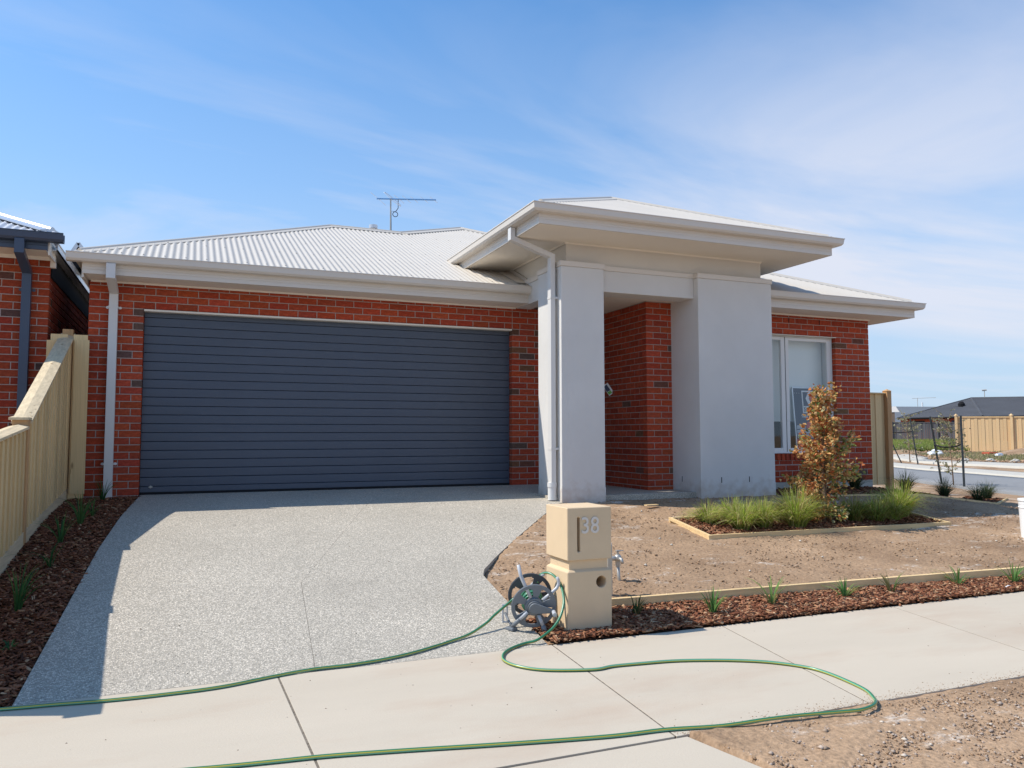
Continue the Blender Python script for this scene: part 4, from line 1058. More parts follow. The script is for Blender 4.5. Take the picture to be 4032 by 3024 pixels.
# ------------------------------------------------------------ hose reel and hose
hr = thing('hose_reel', 'grey plastic garden hose reel on a stand beside the letterbox', 'hose reel', (2.72, -5.42, -.59)); hr.location = (0, 0, 0)
NH = Vector((2.690, -5.52, -.419)); FH = Vector((2.738, -5.345, -.378)); AX = (NH - FH).normalized()
UP = Vector((0, 0, 1)); UP = (UP - AX * UP.dot(AX)).normalized(); SX = UP.cross(AX).normalized()
if SX.x < 0: SX = -SX
def disc(c, name, m, ph=0.0):
    mb = MB(); n = 60; rr = [.0, .052, .062, .118, .126, .147]
    def solid(i, k):
        if k in (0, 1, 4): return True
        if k == 3: return ((i / n * 5 + ph) % 1.0) < .42 or True if k == 3 and ((i / n * 5 + ph) % 1.0 < .50 or False) else False
        return ((i / n * 5 + ph) % 1.0) < .42
    t = .005
    for i in range(n):
        a0, a1 = 2 * math.pi * i / n, 2 * math.pi * (i + 1) / n
        for k in range(5):
            if not solid(i, k): continue
            q_ = []
            for off in (-t, t):
                for (r_, a) in ((rr[k], a0), (rr[k + 1], a0), (rr[k + 1], a1), (rr[k], a1)):
                    q_.append(c + SX * math.cos(a) * r_ + UP * math.sin(a) * r_ + AX * off)
            fs = [(3, 2, 1, 0), (4, 5, 6, 7)]
            if k == 4: fs.append((1, 2, 6, 5))
            if k == 1 or not solid(i, min(k + 1, 4)): fs.append((1, 2, 6, 5))
            if k and not solid(i, k - 1): fs.append((0, 4, 7, 3))
            if not solid((i + 1) % n, k): fs.append((2, 3, 7, 6))
            if not solid(i - 1, k): fs.append((0, 1, 5, 4))
            mb.add(q_, fs)
    # raised outer rim
    ringp = [c + SX * math.cos(2 * math.pi * i / 48) * .146 + UP * math.sin(2 * math.pi * i / 48) * .146 for i in range(49)]
    mb.tube(ringp, .006, 6)
    return mb.build(name, M[m], hr, fixn=True)
disc(NH, 'flange', 'reel_grey', .15); disc(FH, 'flange', 'reel_dark', .4)  # far flange takes the darker colour to stand for its shade
mb = MB(); mb.tube([FH, NH], .045, 20); mb.build('drum', M['reel_dark'], hr)
mb = MB(); mb.tube([NH + AX * .004, NH + AX * .022], .060, 24); mb.tube([NH + AX * .022, NH + AX * .034], .046, 24); mb.build('hub', M['reel_grey'], hr, bevel=.003)
cr = NH + AX * .034; ce = cr + SX * .125 - UP * .022
mb = MB()
dd = (ce - cr).normalized(); pp = dd.cross(AX)
pts = []
for i in range(17):
    a = math.pi / 2 + math.pi * i / 16; pts.append(cr + dd * math.cos(a) * .036 + pp * math.sin(a) * .036)
pts += [ce - pp * .013, ce + dd * .012, ce + pp * .013]
n = len(pts); mb.add(pts + [p + AX * .014 for p in pts], [tuple(range(n)), tuple(range(2 * n - 1, n - 1, -1))] + [(i, (i + 1) % n, n + (i + 1) % n, n + i) for i in range(n)])
ck = mb.build('crank', M['reel_grey'], hr, bevel=.003)
mb = MB(); mb.tube([ce + AX * .012, ce + AX * .062], .0135, 14); mb.build('crank_knob', M['reel_light'], ck, smooth=False)
def bar(pts, r=.0105, m='reel_light', name='frame_tube'):
    mb = MB(); mb.tube(pts, r, 10); return mb.build(name, M[m], hr, smooth=True)
bar([(2.664, -5.53, -.362), (2.618, -5.52, -.262), (2.600, -5.51, -.215), (2.588, -5.50, -.147)], .012)
bar([(2.748, -5.53, -.385), (2.80, -5.53, -.352), (2.852, -5.53, -.315), (2.868, -5.53, -.29), (2.868, -5.53, -.265), (2.856, -5.53, -.242)], .0115)
bar([(2.735, -5.35, -.33), (2.79, -5.36, -.275), (2.832, -5.38, -.243)], .0105)
bar([(2.640, -5.53, -.452), (2.60, -5.50, -.50)], .012); bar([(2.60, -5.50, -.50), (2.565, -5.445, -.560)], .014, 'reel_grey', 'leg')
bar([(2.715, -5.54, -.475), (2.742, -5.55, -.545)], .012); bar([(2.742, -5.55, -.545), (2.758, -5.555, -.592)], .016, 'reel_grey', 'leg')
mb = MB(); mb.box(-.028, -.035, 0, .028, .035, .022, M=Matrix.Translation((2.562, -5.435, -.583)) @ Matrix.Rotation(.5, 4, 'Z')); mb.build('foot', M['reel_grey'], hr, bevel=.006)
mb = MB(); mb.box(-.02, -.03, 0, .02, .03, .018, M=Matrix.Translation((2.762, -5.555, -.600))); mb.build('foot', M['reel_grey'], hr, bevel=.005)
mb = MB(); Mf = Matrix.Translation((2.572, -5.30, -.575)) @ Matrix.Rotation(R(-22), 4, 'Z')
mb.box(-.02, -.006, 0, .02, .006, .02, M=Mf); mb.box(-.02, -.006, .115, .02, .006, .135, M=Mf); mb.box(-.02, -.006, .02, -.008, .006, .115, M=Mf); mb.box(.010, -.006, .02, .02, .006, .115, M=Mf)
mb.build('rear_leg', M['reel_light'], hr, bevel=.003)
bar([(2.572, -5.30, -.45), (2.66, -5.33, -.415)], .008, 'reel_grey', 'brace')
bar([(2.572, -5.30, -.50), (2.565, -5.43, -.555)], .008, 'reel_grey', 'brace')
bar([(2.74, -5.36, -.42), (2.80, -5.36, -.575)], .012, 'reel_grey', 'rear_leg')

def catmull(P, n=8):
    P = [Vector(p) for p in P]; out = []
    for i in range(len(P) - 1):
        p0, p1, p2, p3 = P[max(i - 1, 0)], P[i], P[i + 1], P[min(i + 2, len(P) - 1)]
        for k in range(n):
            t = k / n; out.append(.5 * ((2 * p1) + (-p0 + p2) * t + (2 * p0 - 5 * p1 + 4 * p2 - p3) * t * t + (-p0 + 3 * p1 - 3 * p2 + p3) * t ** 3))
    out.append(P[-1]); return out
HZ = lambda x, y: float(gY(y)) + .0115
HA = [(2.70, -5.44, -.325), (2.66, -5.40, -.345), (2.60, -5.37, -.40), (2.47, -5.38, -.485), (2.392, -5.42, -.525), (2.258, -5.48, -.568)] + [(x, y, HZ(x, y)) for x, y in [(2.123, -5.538), (1.866, -5.648), (1.639, -5.709), (1.432, -5.734), (1.237, -5.736), (1.025, -5.776), (.739, -5.854), (.474, -5.869), (.221, -5.861), (-.023, -5.83), (-.259, -5.807), (-.579, -5.748), (-1.2, -5.62)]]
HB1 = [(2.78, -5.38, -.30), (2.80, -5.36, -.262), (2.825, -5.375, -.238), (2.852, -5.42, -.232), (2.873, -5.47, -.252), (2.885, -5.53, -.300), (2.872, -5.60, -.375), (2.842, -5.64, -.435), (2.805, -5.665, -.485), (2.757, -5.68, -.530), (2.70, -5.69, -.563), (2.62, -5.715, -.590)]
HB2 = [(2.557, -5.701), (2.471, -5.735), (2.394, -5.791), (2.334, -5.866), (2.301, -5.973), (2.338, -6.097), (2.46, -6.212), (2.71, -6.298), (2.851, -6.285), (3.035, -6.301), (3.219, -6.324), (3.39, -6.372), (3.581, -6.448), (3.753, -6.548), (3.885, -6.689), (3.929, -6.812), (3.931, -6.979), (3.911, -7.116), (3.855, -7.221), (3.794, -7.286), (3.732, -7.321), (3.634, -7.341), (3.505, -7.323), (3.32, -7.29), (3.129, -7.27), (2.893, -7.231), (2.621, -7.174), (2.342, -7.146), (1.884, -7.057), (1.452, -6.962), (1.142, -6.9), (.921, -6.872), (.708, -6.844), (.454, -6.805), (.1, -6.77)]
HB = HB1 + [(x, y, HZ(x, y) + (.012 if y < -7.24 else .0)) for x, y in HB2]
mb = MB(); st = [0, 0, 2, 1, 0, 0, 0, 2, 1, 0]
mb.tube(catmull(HA, 8), .0088, 10, stripes=st, twist=.006)
mb.tube(catmull(HB, 8), .0088, 10, stripes=st, twist=.004)
for i in range(5):
    c = FH.lerp(NH, .18 + i * .15)
    coil = [c + SX * math.cos(a) * (.062 + .006 * (i % 2)) + UP * math.sin(a) * (.062 + .006 * (i % 2)) + AX * .004 * a for a in np.linspace(0, 2 * math.pi, 30)]
    mb.tube(coil, .0088, 10, stripes=st)
tag(mb.build('garden_hose', (M['hose_g'], M['hose_y'], M['hose_l']), smooth=True, fixn=False), 'long green and yellow striped garden hose looping over the footpath', 'hose')

# ------------------------------------------------------------ garden tap and small post behind the letterbox
tp = thing('garden_tap', 'brass garden tap on a galvanised riser behind the letterbox', 'tap', (3.755, -4.78, -.47)); tp.location = (0, 0, 0)
tx, ty = 3.755, -4.78; tz = -.47
def tub(name, pts, r, m, par, n=12, sm=True):
    mb = MB(); mb.tube(pts, r, n); return mb.build(name, M[m], par, smooth=sm)
tub('riser', [(tx + .018, ty, tz - .1), (tx, ty, tz + .15)], .0125, 'metal', tp)
tub('collar', [(tx, ty, tz + .13), (tx, ty, tz + .17)], .020, 'metal', tp, 6, False)
body = MB(); body.tube([(tx, ty, tz + .165), (tx, ty, tz + .178), (tx, ty, tz + .195), (tx, ty, tz + .212), (tx, ty, tz + .225)], [.014, .027, .031, .027, .014], 14); body.tube([(tx, ty, tz + .195), (tx - .05, ty, tz + .195), (tx - .075, ty, tz + .193)], [.018, .020, .014], 12)
body.tube([(tx, ty - .01, tz + .195), (tx + .005, ty - .05, tz + .19), (tx + .005, ty - .065, tz + .16)], [.014, .013, .013], 10)
body.build('body', M['metal'], tp, smooth=True)
tub('spindle', [(tx, ty, tz + .22), (tx, ty, tz + .25)], .009, 'metal', tp)
hb = MB(); hb.box(tx - .016, ty - .012, tz + .246, tx + .02, ty + .012, tz + .258); hb.box(tx - .01, ty - .006, tz + .248, tx + .052, ty + .006, tz + .255); hb.build('handle', M['metal'], tp, bevel=.003)
mt = thing('marker_post', 'short galvanised post half hidden behind the letterbox beside the tap', 'post', (3.50, -5.12, -.5)); mt.location = (0, 0, 0)
mb = MB(); mb.box(3.462, -5.145, -.7, 3.499, -5.10, -.112); mb.build('shaft', M['metal'], mt, bevel=.004)
mb = MB(); mb.tube([(3.484, -5.12, -.112), (3.484, -5.12, -.098)], .022, 14); mb.build('cap', M['pvc'], mt)

# ------------------------------------------------------------ timber edging
def edging(name, P, ztop, h, w, label, closed=False, m='pine_h'):
    t = thing(name, label, 'edging', (0, 0, 0))
    n = len(P); segs = n if closed else n - 1
    for i in range(segs):
        a = Vector(P[i]); b = Vector(P[(i + 1) % n]); d = (b - a).normalized(); nn = Vector((-d.y, d.x)) * w / 2
        if i % 2 == 1 and closed: a = a + d * w / 2; b = b - d * w / 2
        elif closed: a = a - d * w / 2; b = b + d * w / 2
        za, zb = ztop(*a), ztop(*b); mb = MB()
        v = [(a - nn), (a + nn), (b + nn), (b - nn)]; zz = [za, za, zb, zb]
        mb.add([(p.x, p.y, z - h) for p, z in zip(v, zz)] + [(p.x, p.y, z) for p, z in zip(v, zz)], [(0, 1, 2, 3), (7, 6, 5, 4), (0, 4, 5, 1), (1, 5, 6, 2), (2, 6, 7, 3), (3, 7, 4, 0)])
        mb.build('board', M[m], t, bevel=.002)
    return t
edging('timber_edging', [(3.24, -5.255), (5.35, -5.345), (7.5, -5.44), (9.9, -5.50), (13.0, -5.54)], lambda x, y: -.476 - (x - 3.2) * .003, .13, .038, 'long low pine edging board holding the soil back from the footpath mulch')
edging('garden_bed_frame', [(5.50, -3.62), (5.58, -2.80), (8.92, -2.86), (8.86, -3.68)], lambda x, y: float(lawn(x, y)) + .045, .12, .035, 'low rectangular pine frame around the grasses and small brown tree', True)
edging('rear_bed_edging', [(8.1, -1.87), (9.4, -1.93), (10.6, -1.88), (12.9, -1.35), (14.2, -.6)], lambda x, y: float(zone_height(np.array(x), np.array(y))) + .03, .10, .03, 'thin pine edging in shade below the bedroom window')

# ------------------------------------------------------------ loose ground cover
def np_boxes(cen, size, rz, tilt, tz_=None):
    n = len(cen); base = np.array([(x, y, z) for z in (-.5, .5) for y in (-.5, .5) for x in (-.5, .5)])
    V = base[None] * size[:, None, :]
    # irregular outline
    V = V * (1 + nr.uniform(-.28, .28, V.shape))
    ct, st_ = np.cos(tilt), np.sin(tilt)
    y = V[..., 1] * ct[:, None] - V[..., 2] * st_[:, None]; z = V[..., 1] * st_[:, None] + V[..., 2] * ct[:, None]; V[..., 1] = y; V[..., 2] = z
    t2 = nr.uniform(-.4, .4, n); c2, s2 = np.cos(t2), np.sin(t2)
    x = V[..., 0] * c2[:, None] - V[..., 2] * s2[:, None]; z = V[..., 0] * s2[:, None] + V[..., 2] * c2[:, None]; V[..., 0] = x; V[..., 2] = z
    c, s = np.cos(rz), np.sin(rz)
    x = V[..., 0] * c[:, None] - V[..., 1] * s[:, None]; y = V[..., 0] * s[:, None] + V[..., 1] * c[:, None]; V[..., 0] = x; V[..., 1] = y
    V = V + cen[:, None, :]
    q_ = np.array([(0, 2, 3, 1), (4, 5, 7, 6), (0, 1, 5, 4), (2, 6, 7, 3), (0, 4, 6, 2), (1, 3, 7, 5)])
    F = (np.arange(n) * 8)[:, None, None] + q_[None]
    return V.reshape(-1, 3), F.reshape(-1, 4)
CH = np.array([(.165, .062, .033), (.24, .095, .05), (.32, .145, .078), (.42, .23, .125), (.11, .045, .027), (.20, .082, .043), (.50, .33, .20)])
def mulch(name, pts, z, lab=None, dens_col=(.22, .24, .16, .07, .16, .13, .02), dark=1.0, parent=None):
    n = len(pts); z = np.asarray(z)
    cen = np.stack([pts[:, 0], pts[:, 1], z + nr.uniform(-.006, .018, n)], 1)
    size = np.stack([nr.gamma(4, .0098, n).clip(.014, .085), nr.uniform(.007, .020, n), nr.uniform(.003, .009, n)], 1)
    V, F = np_boxes(cen, size, nr.uniform(0, 6.28, n), nr.normal(0, .35, n))
    col = CH[nr.choice(len(CH), n, p=np.array(dens_col) / sum(dens_col))] * nr.uniform(.75, 1.2, (n, 1)) * dark
    o = np_mesh(name, V, F, M['chips'], parent, col=np.repeat(col, 6, 0))
    o['kind'] = 'stuff'
    return o
M['mulch_base'] = mat('mulch_bed', (.075, .036, .022), .95, .1, var=.4, vscale=25, bump=1.0, bscale=60)
def sheet(name, f_l, f_r, ys, zf, m, dz):
    mb = MB(); k = 6; n = len(ys)
    for y in ys:
        for j in range(k + 1):
            x = f_l(y) + (f_r(y) - f_l(y)) * j / k; mb.v.append((x, y, zf(x, y) + dz))
    for i in range(n - 1):
        for j in range(k): mb.f.append((i * (k + 1) + j, i * (k + 1) + j + 1, (i + 1) * (k + 1) + j + 1, (i + 1) * (k + 1) + j)); mb.m.append(0); mb.c.append(None)
    o = mb.build(name, M[m]); o['kind'] = 'structure'; return o
# left bed between fence and driveway
ys_ = list(np.linspace(-5.74, -.02, 40))
sheet('mulch_bed', lambda y: -.74, lambda y: float(xl_drive(y)) - .002 + (.0 if y < -.3 else 0), ys_, lambda x, y: float(gY(y)), 'mulch_base', -.022)
n = 9500; y = nr.uniform(-5.72, -.05, n); x = -.73 + (xl_drive(y) + .72) * nr.uniform(0, 1, n) ** .95
mulch('bark_mulch', np.stack([x, y], 1), gY(y) - .015)
# footpath bed
n = 17000; x = np.concatenate([nr.uniform(3.25, 8.8, 15300), nr.uniform(8.8, 12, 1700)]); ye_ = np.interp(x, [3.24, 5.35, 7.5, 9.9, 13], [-5.28, -5.37, -5.465, -5.525, -5.565]); y = -5.745 + (ye_ + 5.745) * nr.uniform(0, 1, n)
BZ = lambda y: np.interp(y, [-5.75, -5.27], [-.612, -.552])
sheet('mulch_bed', lambda y: 2.74 if y < -5.6 else 3.24, lambda y: float(np.interp(y, [-5.56, -5.46, -5.36, -5.27], [13.0, 8.2, 5.7, 3.4])), list(np.linspace(-5.748, -5.27, 24)), lambda x, y: float(BZ(y)), 'mulch_base', 0)
mulch('bark_mulch', np.stack([x, y], 1), BZ(y) + .010, dens_col=(.16, .26, .24, .14, .06, .10, .05))
n = 1900; x = nr.uniform(2.72, 3.3, n); y = nr.uniform(-5.745, -5.25, n); k = ~((x > 2.89) & (y > -5.61)); 
mulch('bark_mulch', np.stack([x[k], y[k]], 1), np.where(y[k] > -5.41, gY(y[k]) - .02, -.595), dens_col=(.16, .26, .24, .10, .10, .10, .03))
# framed bed and rear bed
n = 6500; x = nr.uniform(5.6, 8.85, n); y = nr.uniform(-3.6, -2.85, n)
sheet('mulch_bed', lambda y: 5.54, lambda y: 8.88, list(np.linspace(-3.64, -2.82, 8)), lambda x, y: float(lawn(x, y)), 'mulch_base', .012)
mulch('bark_mulch', np.stack([x, y], 1), lawn(x, y) + .02, dens_col=(.2, .24, .22, .14, .08, .1, .04))
n = 5000; x = nr.uniform(8.15, 14.0, n); y = np.interp(x, [8.1, 10.6, 12.9, 14.2], [-1.87, -1.85, -1.33, -.6]) + nr.uniform(.02, .75, n); k = ~((x < 10.6) & (y > -1.02))
x, y = x[k], y[k]
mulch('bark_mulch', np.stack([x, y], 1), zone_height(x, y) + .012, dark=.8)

# pebbles and clods
def pebbles(name, x, y, z, s0, s1, cols, flatn=.6):
    n = len(x); b = np.array([(1, 0, 0), (0, 1, 0), (-1, 0, 0), (0, -1, 0), (0, 0, 1), (0, 0, -1.)])
    s = s0 + (s1 - s0) * nr.uniform(0, 1, n) ** 3
    V = b[None] * (1 + nr.uniform(-.35, .35, (n, 6, 3))) * s[:, None, None]; V[..., 2] *= flatn; V[..., :2] += nr.uniform(-.25, .25, (n, 6, 2)) * s[:, None, None]
    a = nr.uniform(0, 6.28, n); c, sn = np.cos(a), np.sin(a); X = V[..., 0] * c[:, None] - V[..., 1] * sn[:, None]; Y = V[..., 0] * sn[:, None] + V[..., 1] * c[:, None]
    V[..., 0] = X + x[:, None]; V[..., 1] = Y + y[:, None]; V[..., 2] += (z + s * .25)[:, None]
    f = np.array([(0, 1, 4), (1, 2, 4), (2, 3, 4), (3, 0, 4), (1, 0, 5), (2, 1, 5), (3, 2, 5), (0, 3, 5)])
    F = ((np.arange(n) * 6)[:, None, None] + f[None]).reshape(-1, 3)
    col = np.array(cols)[nr.choice(len(cols), n)] * nr.uniform(.8, 1.15, (n, 1))
    o = np_mesh(name, V.reshape(-1, 3), F, M['chips'], col=np.repeat(col, 8, 0)); o['kind'] = 'stuff'; return o
SC = [(.34, .225, .14), (.39, .265, .17), (.29, .185, .115), (.43, .30, .20), (.36, .24, .15), (.31, .205, .13)]
n = 17000; x = 2.7 + 9.3 * nr.uniform(0, 1, n) ** 1.15; y = nr.uniform(-5.38, -1.1, n)
k = (x > xr_drive(y) + .03) & ~((x > 5.45) & (x < 8.95) & (y > -3.7) & (y < -2.75)) & ~((x > 2.88) & (x < 3.25) & (y < -5.2)) & ~((x > 8.0) & (y > -1.95))
pebbles('soil_clods', x[k], y[k], zone_height(x[k], y[k]) + .002, .003, .015, SC)
n = 160; x = nr.uniform(3.2, 11, n); y = nr.uniform(-5.3, -1.8, n); k = (x > xr_drive(y) + .05) & ~((x > 5.4) & (x < 9.0) & (y > -3.75) & (y < -2.7))
pebbles('stones', x[k], y[k], zone_height(x[k], y[k]) + .004, .008, .02, [(.6, .55, .47), (.5, .45, .38), (.66, .6, .5)])
n = 30000; y = -7.27 - 1.6 * nr.uniform(0, 1, n) ** .9; x = 2.72 - (y + 7.19) * .25 + 6.5 * nr.uniform(0, 1, n) ** 1.2
pebbles('gravel', x, y, zone_height(x, y), .003, .0105, SC + [(.36, .28, .225), (.42, .34, .28)], .7)
n = 900; y = nr.uniform(-8.8, -7.3, n); x = nr.uniform(2.9, 8, n); pebbles('gravel', x, y, zone_height(x, y) + .004, .008, .018, [(.44, .35, .28), (.58, .50, .41), (.38, .28, .20)])
# dusting of soil over the footpath edge
n = 3600; y = -7.235 + np.abs(nr.normal(0, .03, n)) * (1 + .8 * np.sin(nr.uniform(0, 9, n))); x = nr.uniform(2.65, 9, n); pebbles('path_grit', x, y, gY(y) + .002, .0012, .0042, SC)
n = 700; x = 1.06 + nr.normal(0, .012, n) ; y = nr.uniform(-7.2, -5.8, n); pebbles('joint_grit', x, y, gY(y) - .012, .002, .006, [(.3, .26, .22), (.42, .36, .30)])
n = 260; y = nr.uniform(-7.1, -5.8, n); x = nr.uniform(-.5, 8, n); pebbles('path_grit', x, y, gY(y) + .001, .0015, .005, [(.2, .15, .11), (.35, .3, .25)])
n = 120; y = nr.uniform(-5.6, -.5, n); x = nr.uniform(.2, 4, n); k = x < xr_drive(y) - .1; pebbles('drive_grit', x[k], y[k], gY(y[k]) + .001, .002, .007, [(.12, .08, .05), (.25, .2, .16)])

# ------------------------------------------------------------ plants
def blades(n, h, spread, w, cols, seed, lean=1.0, seg=5, droop=.6, r0=.02, tip=.0, hvar=.35, brown=0.0):
    r = random.Random(seed); V = []; F = []; Cc = []
    for i in range(n):
        a = r.uniform(0, 2 * math.pi); rr = r0 * math.sqrt(r.random()); hh = h * r.uniform(1 - hvar, 1.05)
        out = spread * (r.random() ** .75) * lean; ww = w * r.uniform(.6, 1.2)
        ox, oy = rr * math.cos(a), rr * math.sin(a); b = a + r.uniform(-.5, .5)
        col = r.choice(cols); s = r.uniform(.75, 1.2)
        if r.random() < brown: col = (.42, .30, .12)
        tw = r.uniform(-.6, .6); px_, py_ = -math.sin(b + tw), math.cos(b + tw)
        o = len(V)
        for k in range(seg + 1):
            t = k / seg; q_ = out * (t ** 1.7); z = hh * (t - droop * max(0, out / max(h, .01)) * t ** 3 * .55)
            wk = ww * (1 - t ** 2.2) + .0006
            cx, cy = ox + math.cos(b) * q_, oy + math.sin(b) * q_
            V.append((cx - px_ * wk, cy - py_ * wk, z)); V.append((cx + px_ * wk, cy + py_ * wk, z - wk * .3))
        for k in range(seg):
            F.append((o + 2 * k, o + 2 * k + 1, o + 2 * k + 3, o + 2 * k + 2))
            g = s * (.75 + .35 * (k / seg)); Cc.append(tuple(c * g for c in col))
    return V, F, Cc
def tuft(name, label, cat, loc, V, F, Cc, group=None, par='foliage', m='grass_m'):
    t = np_mesh(name, V, F, M[m], col=Cc, smooth=True); t.location = loc
    return tag(t, label, cat, group)
STR = [(.055, .155, .05), (.075, .20, .06), (.10, .24, .07), (.05, .13, .055), (.13, .26, .08)]
STL = [(.12, .26, .07), (.16, .32, .09), (.09, .20, .06), (.24, .36, .10), (.30, .38, .12)]
LB = [(-.396, -1.80, 20, .36, .26), (-.33, -1.43, 14, .25, .22), (-.351, -.28, 18, .34, .24), (-.466, -2.51, 16, .34, .26), (-.439, -3.21, 13, .26, .36), (-.469, -4.25, 16, .38, .24), (-.38, -4.95, 7, .10, .18)]
LBL = ['strappy green plant in the shaded mulch, second nearest the garage wall', 'short wispy plant in shade close behind a taller strappy plant', 'strappy plant at the foot of the white downpipe', 'strappy plant leaning outwards about midway along the paling fence', 'flattened strappy plant with long blades reaching to the driveway edge', 'upright bright strappy plant nearest the footpath in the fence bed', 'tiny flattened wisp of plant in the near mulch by the driveway']
for i, ((x, y, n, h, sp), lab) in enumerate(zip(LB, LBL)):
    V, F, Cc = blades(n, h, sp, .0062, STR, 100 + i, droop=.9, r0=.02)
    tuft('strap_plant', lab, 'plant', (x, y, float(gY(y)) - .01), V, F, Cc, 'strappy plants in the fence bed')
FB = [(3.512, -5.46, 22, .17, .10, [(.05, .12, .04), (.09, .17, .05), (.2, .16, .07)]), (4.073, -5.578, 26, .215, .13, STL), (4.654, -5.528, 13, .30, .27, STL), (5.361, -5.54, 20, .20, .24, STL), (5.85, -5.545, 14, .24, .13, [(.2, .25, .09), (.3, .28, .12), (.12, .2, .06)]), (6.634, -5.53, 15, .22, .25, STL), (7.225, -5.60, 18, .24, .24, STL)]
FBL = ['small dark wispy plant nearest the letterbox in the footpath bed', 'compact bright strappy plant left of the white label in the bark', 'strappy plant with one tall blade rising above the edging board', 'low spreading strappy plant with yellowish outer blades', 'thin brownish strappy plant fourth along from the label', 'strappy plant with long blades arching both ways near a knot in the board', 'strappy plant at the right end of the footpath bed']
for i, ((x, y, n, h, sp, cc), lab) in enumerate(zip(FB, FBL)):
    V, F, Cc = blades(int(n * 1.1), h * 1.05, sp * 1.2, .0068, cc, 200 + i, droop=.8, r0=.02, brown=.06)
    tuft('strap_plant', lab, 'plant', (x, y, float(BZ(y))), V, F, Cc, 'strappy plants in the footpath bed')
mb = MB(); mb.box(-.012, 0, 0, .012, .003, .045, M=Matrix.Translation((4.447, -5.36, -.568)) @ Matrix.Rotation(R(-12), 4, 'X')); tag(mb.build('plant_label', M['white_paint']), 'small white plant label standing in the bark mulch', 'label')
mb = MB(); mb.tube([(6.98, -5.70, -.583), (7.03, -5.69, -.578), (7.07, -5.695, -.584)], [.007, .010, .006], 7); tag(mb.build('pale_stick', M['white_paint'], smooth=True), 'short pale stick lying on the bark by the footpath', 'stick')
TG = [(.38, .48, .07), (.45, .54, .09), (.52, .58, .14), (.58, .55, .20), (.28, .39, .06), (.62, .54, .26)]
TD = [(.22, .27, .05), (.30, .34, .07), (.42, .40, .12), (.16, .20, .045)]
TU = [(5.908, -3.05, 420, .30, .25, TG), (6.10, -3.38, 620, .40, .33, TG), (6.42, -3.33, 620, .37, .30, TG), (6.82, -3.42, 800, .52, .36, TG), (7.78, -3.30, 520, .36, .28, TD), (8.06, -3.36, 620, .36, .30, TD + TG), (8.36, -3.34, 640, .38, .30, TG), (8.60, -3.22, 780, .50, .36, TG), (6.25, -3.0, 380, .32, .25, TG), (7.05, -3.05, 420, .30, .28, TD)]
TUL = ['smallest pale grass tussock at the left corner of the framed bed', 'yellow green tussock second from the left in the framed bed', 'bushy tussock with straw coloured stems, third from the left in the bed', 'tallest tussock just left of the small brown tree', 'dark green tussock right beside the small brown tree', 'olive tussock half shaded, middle of the three right of the tree', 'straw and green tussock beside the tall right end one', 'tall fountain like tussock at the right end of the framed bed', 'low tussock tucked behind the left ones in the bed', 'dark low tussock hidden behind the tallest left one']
for i, ((x, y, n, h, sp, cc), lab) in enumerate(zip(TU, TUL)):
    V, F, Cc = blades(int(n * 1.0), h * 1.08, sp * 1.3, .0033, cc, 300 + i, droop=1.25, r0=.085, seg=5, hvar=.5, brown=.12)
    tuft('grass_tussock', lab, 'grass tussock', (x, y, float(lawn(x, y)) + .005), V, F, Cc, 'tussocks in the framed bed')
BT = [(9.75, -1.42), (10.75, -1.45), (11.75, -1.30), (12.85, -1.05), (13.75, -.55), (8.9, -1.45)]
BTL = ['dark tussock in shade under the brick corner right of the tree', 'dark tussock at the foot of the right fence post', 'dark wispy tussock on its own left of the stakes', 'spreading dark tussock in front of the near stakes', 'wispy tussock at the right tip of the rear bed', 'dark tussock behind the tree under the window']
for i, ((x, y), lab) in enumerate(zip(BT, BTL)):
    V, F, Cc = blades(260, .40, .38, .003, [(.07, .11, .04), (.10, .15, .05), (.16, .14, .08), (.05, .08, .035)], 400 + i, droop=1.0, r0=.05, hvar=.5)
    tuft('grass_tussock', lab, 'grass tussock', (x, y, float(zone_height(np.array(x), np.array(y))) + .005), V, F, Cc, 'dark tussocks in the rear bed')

# small tree with withered leaves
def leaf_cloud(pts, dirs, size, cols, r):
    V = []; F = []; Cc = []
    for p, d in zip(pts, dirs):
        d = Vector(d).normalized(); s = size * r.uniform(.6, 1.25); w = s * r.uniform(.32, .5)
        side = d.cross(Vector((r.uniform(-1, 1), r.uniform(-1, 1), r.uniform(-1, 1)))).normalized(); nn = d.cross(side)
        c = r.choice(cols); k = r.uniform(.75, 1.2); c = tuple(q_ * k for q_ in c); fold = w * r.uniform(.2, .9); curl = s * r.uniform(-.1, .35)
        o = len(V); p = Vector(p)
        V += [tuple(p), tuple(p + d * s * .35 + side * w + nn * fold), tuple(p + d * s * .8 + side * w * .7 + nn * (fold * .7 + curl * .6)), tuple(p + d * s * 1.1 + nn * curl),
              tuple(p + d * s * .8 - side * w * .7 + nn * (fold * .7 + curl * .6)), tuple(p + d * s * .35 - side * w + nn * fold), tuple(p + d * s * .5), tuple(p + d * s * .85 + nn * curl * .5)]
        for f in ((o, o + 1, o + 6, o), (o + 1, o + 2, o + 7, o + 6), (o + 2, o + 3, o + 7, o + 2), (o + 3, o + 4, o + 7, o + 3), (o + 4, o + 5, o + 6, o + 7), (o + 5, o, o + 6, o + 5)):
            f = tuple(dict.fromkeys(f)); F.append(f if len(f) == 4 else f + (f[-1],)); Cc.append(c)
    return V, F, Cc
def mesh_mixed(name, V, F, m, parent, cols):
    mb = MB(); mb.v = list(V)
    for f, c in zip(F, cols):
        f = tuple(dict.fromkeys(f)); mb.f.append(f); mb.m.append(0); mb.c.append(c)
    return mb.build(name, M[m], parent, fixn=False)
tr = thing('small_tree', 'young conical tree with withered orange brown leaves in the framed bed', 'tree', (7.36, -3.27, float(lawn(7.36, -3.27)) + .0))
r = random.Random(11); TH = 1.62
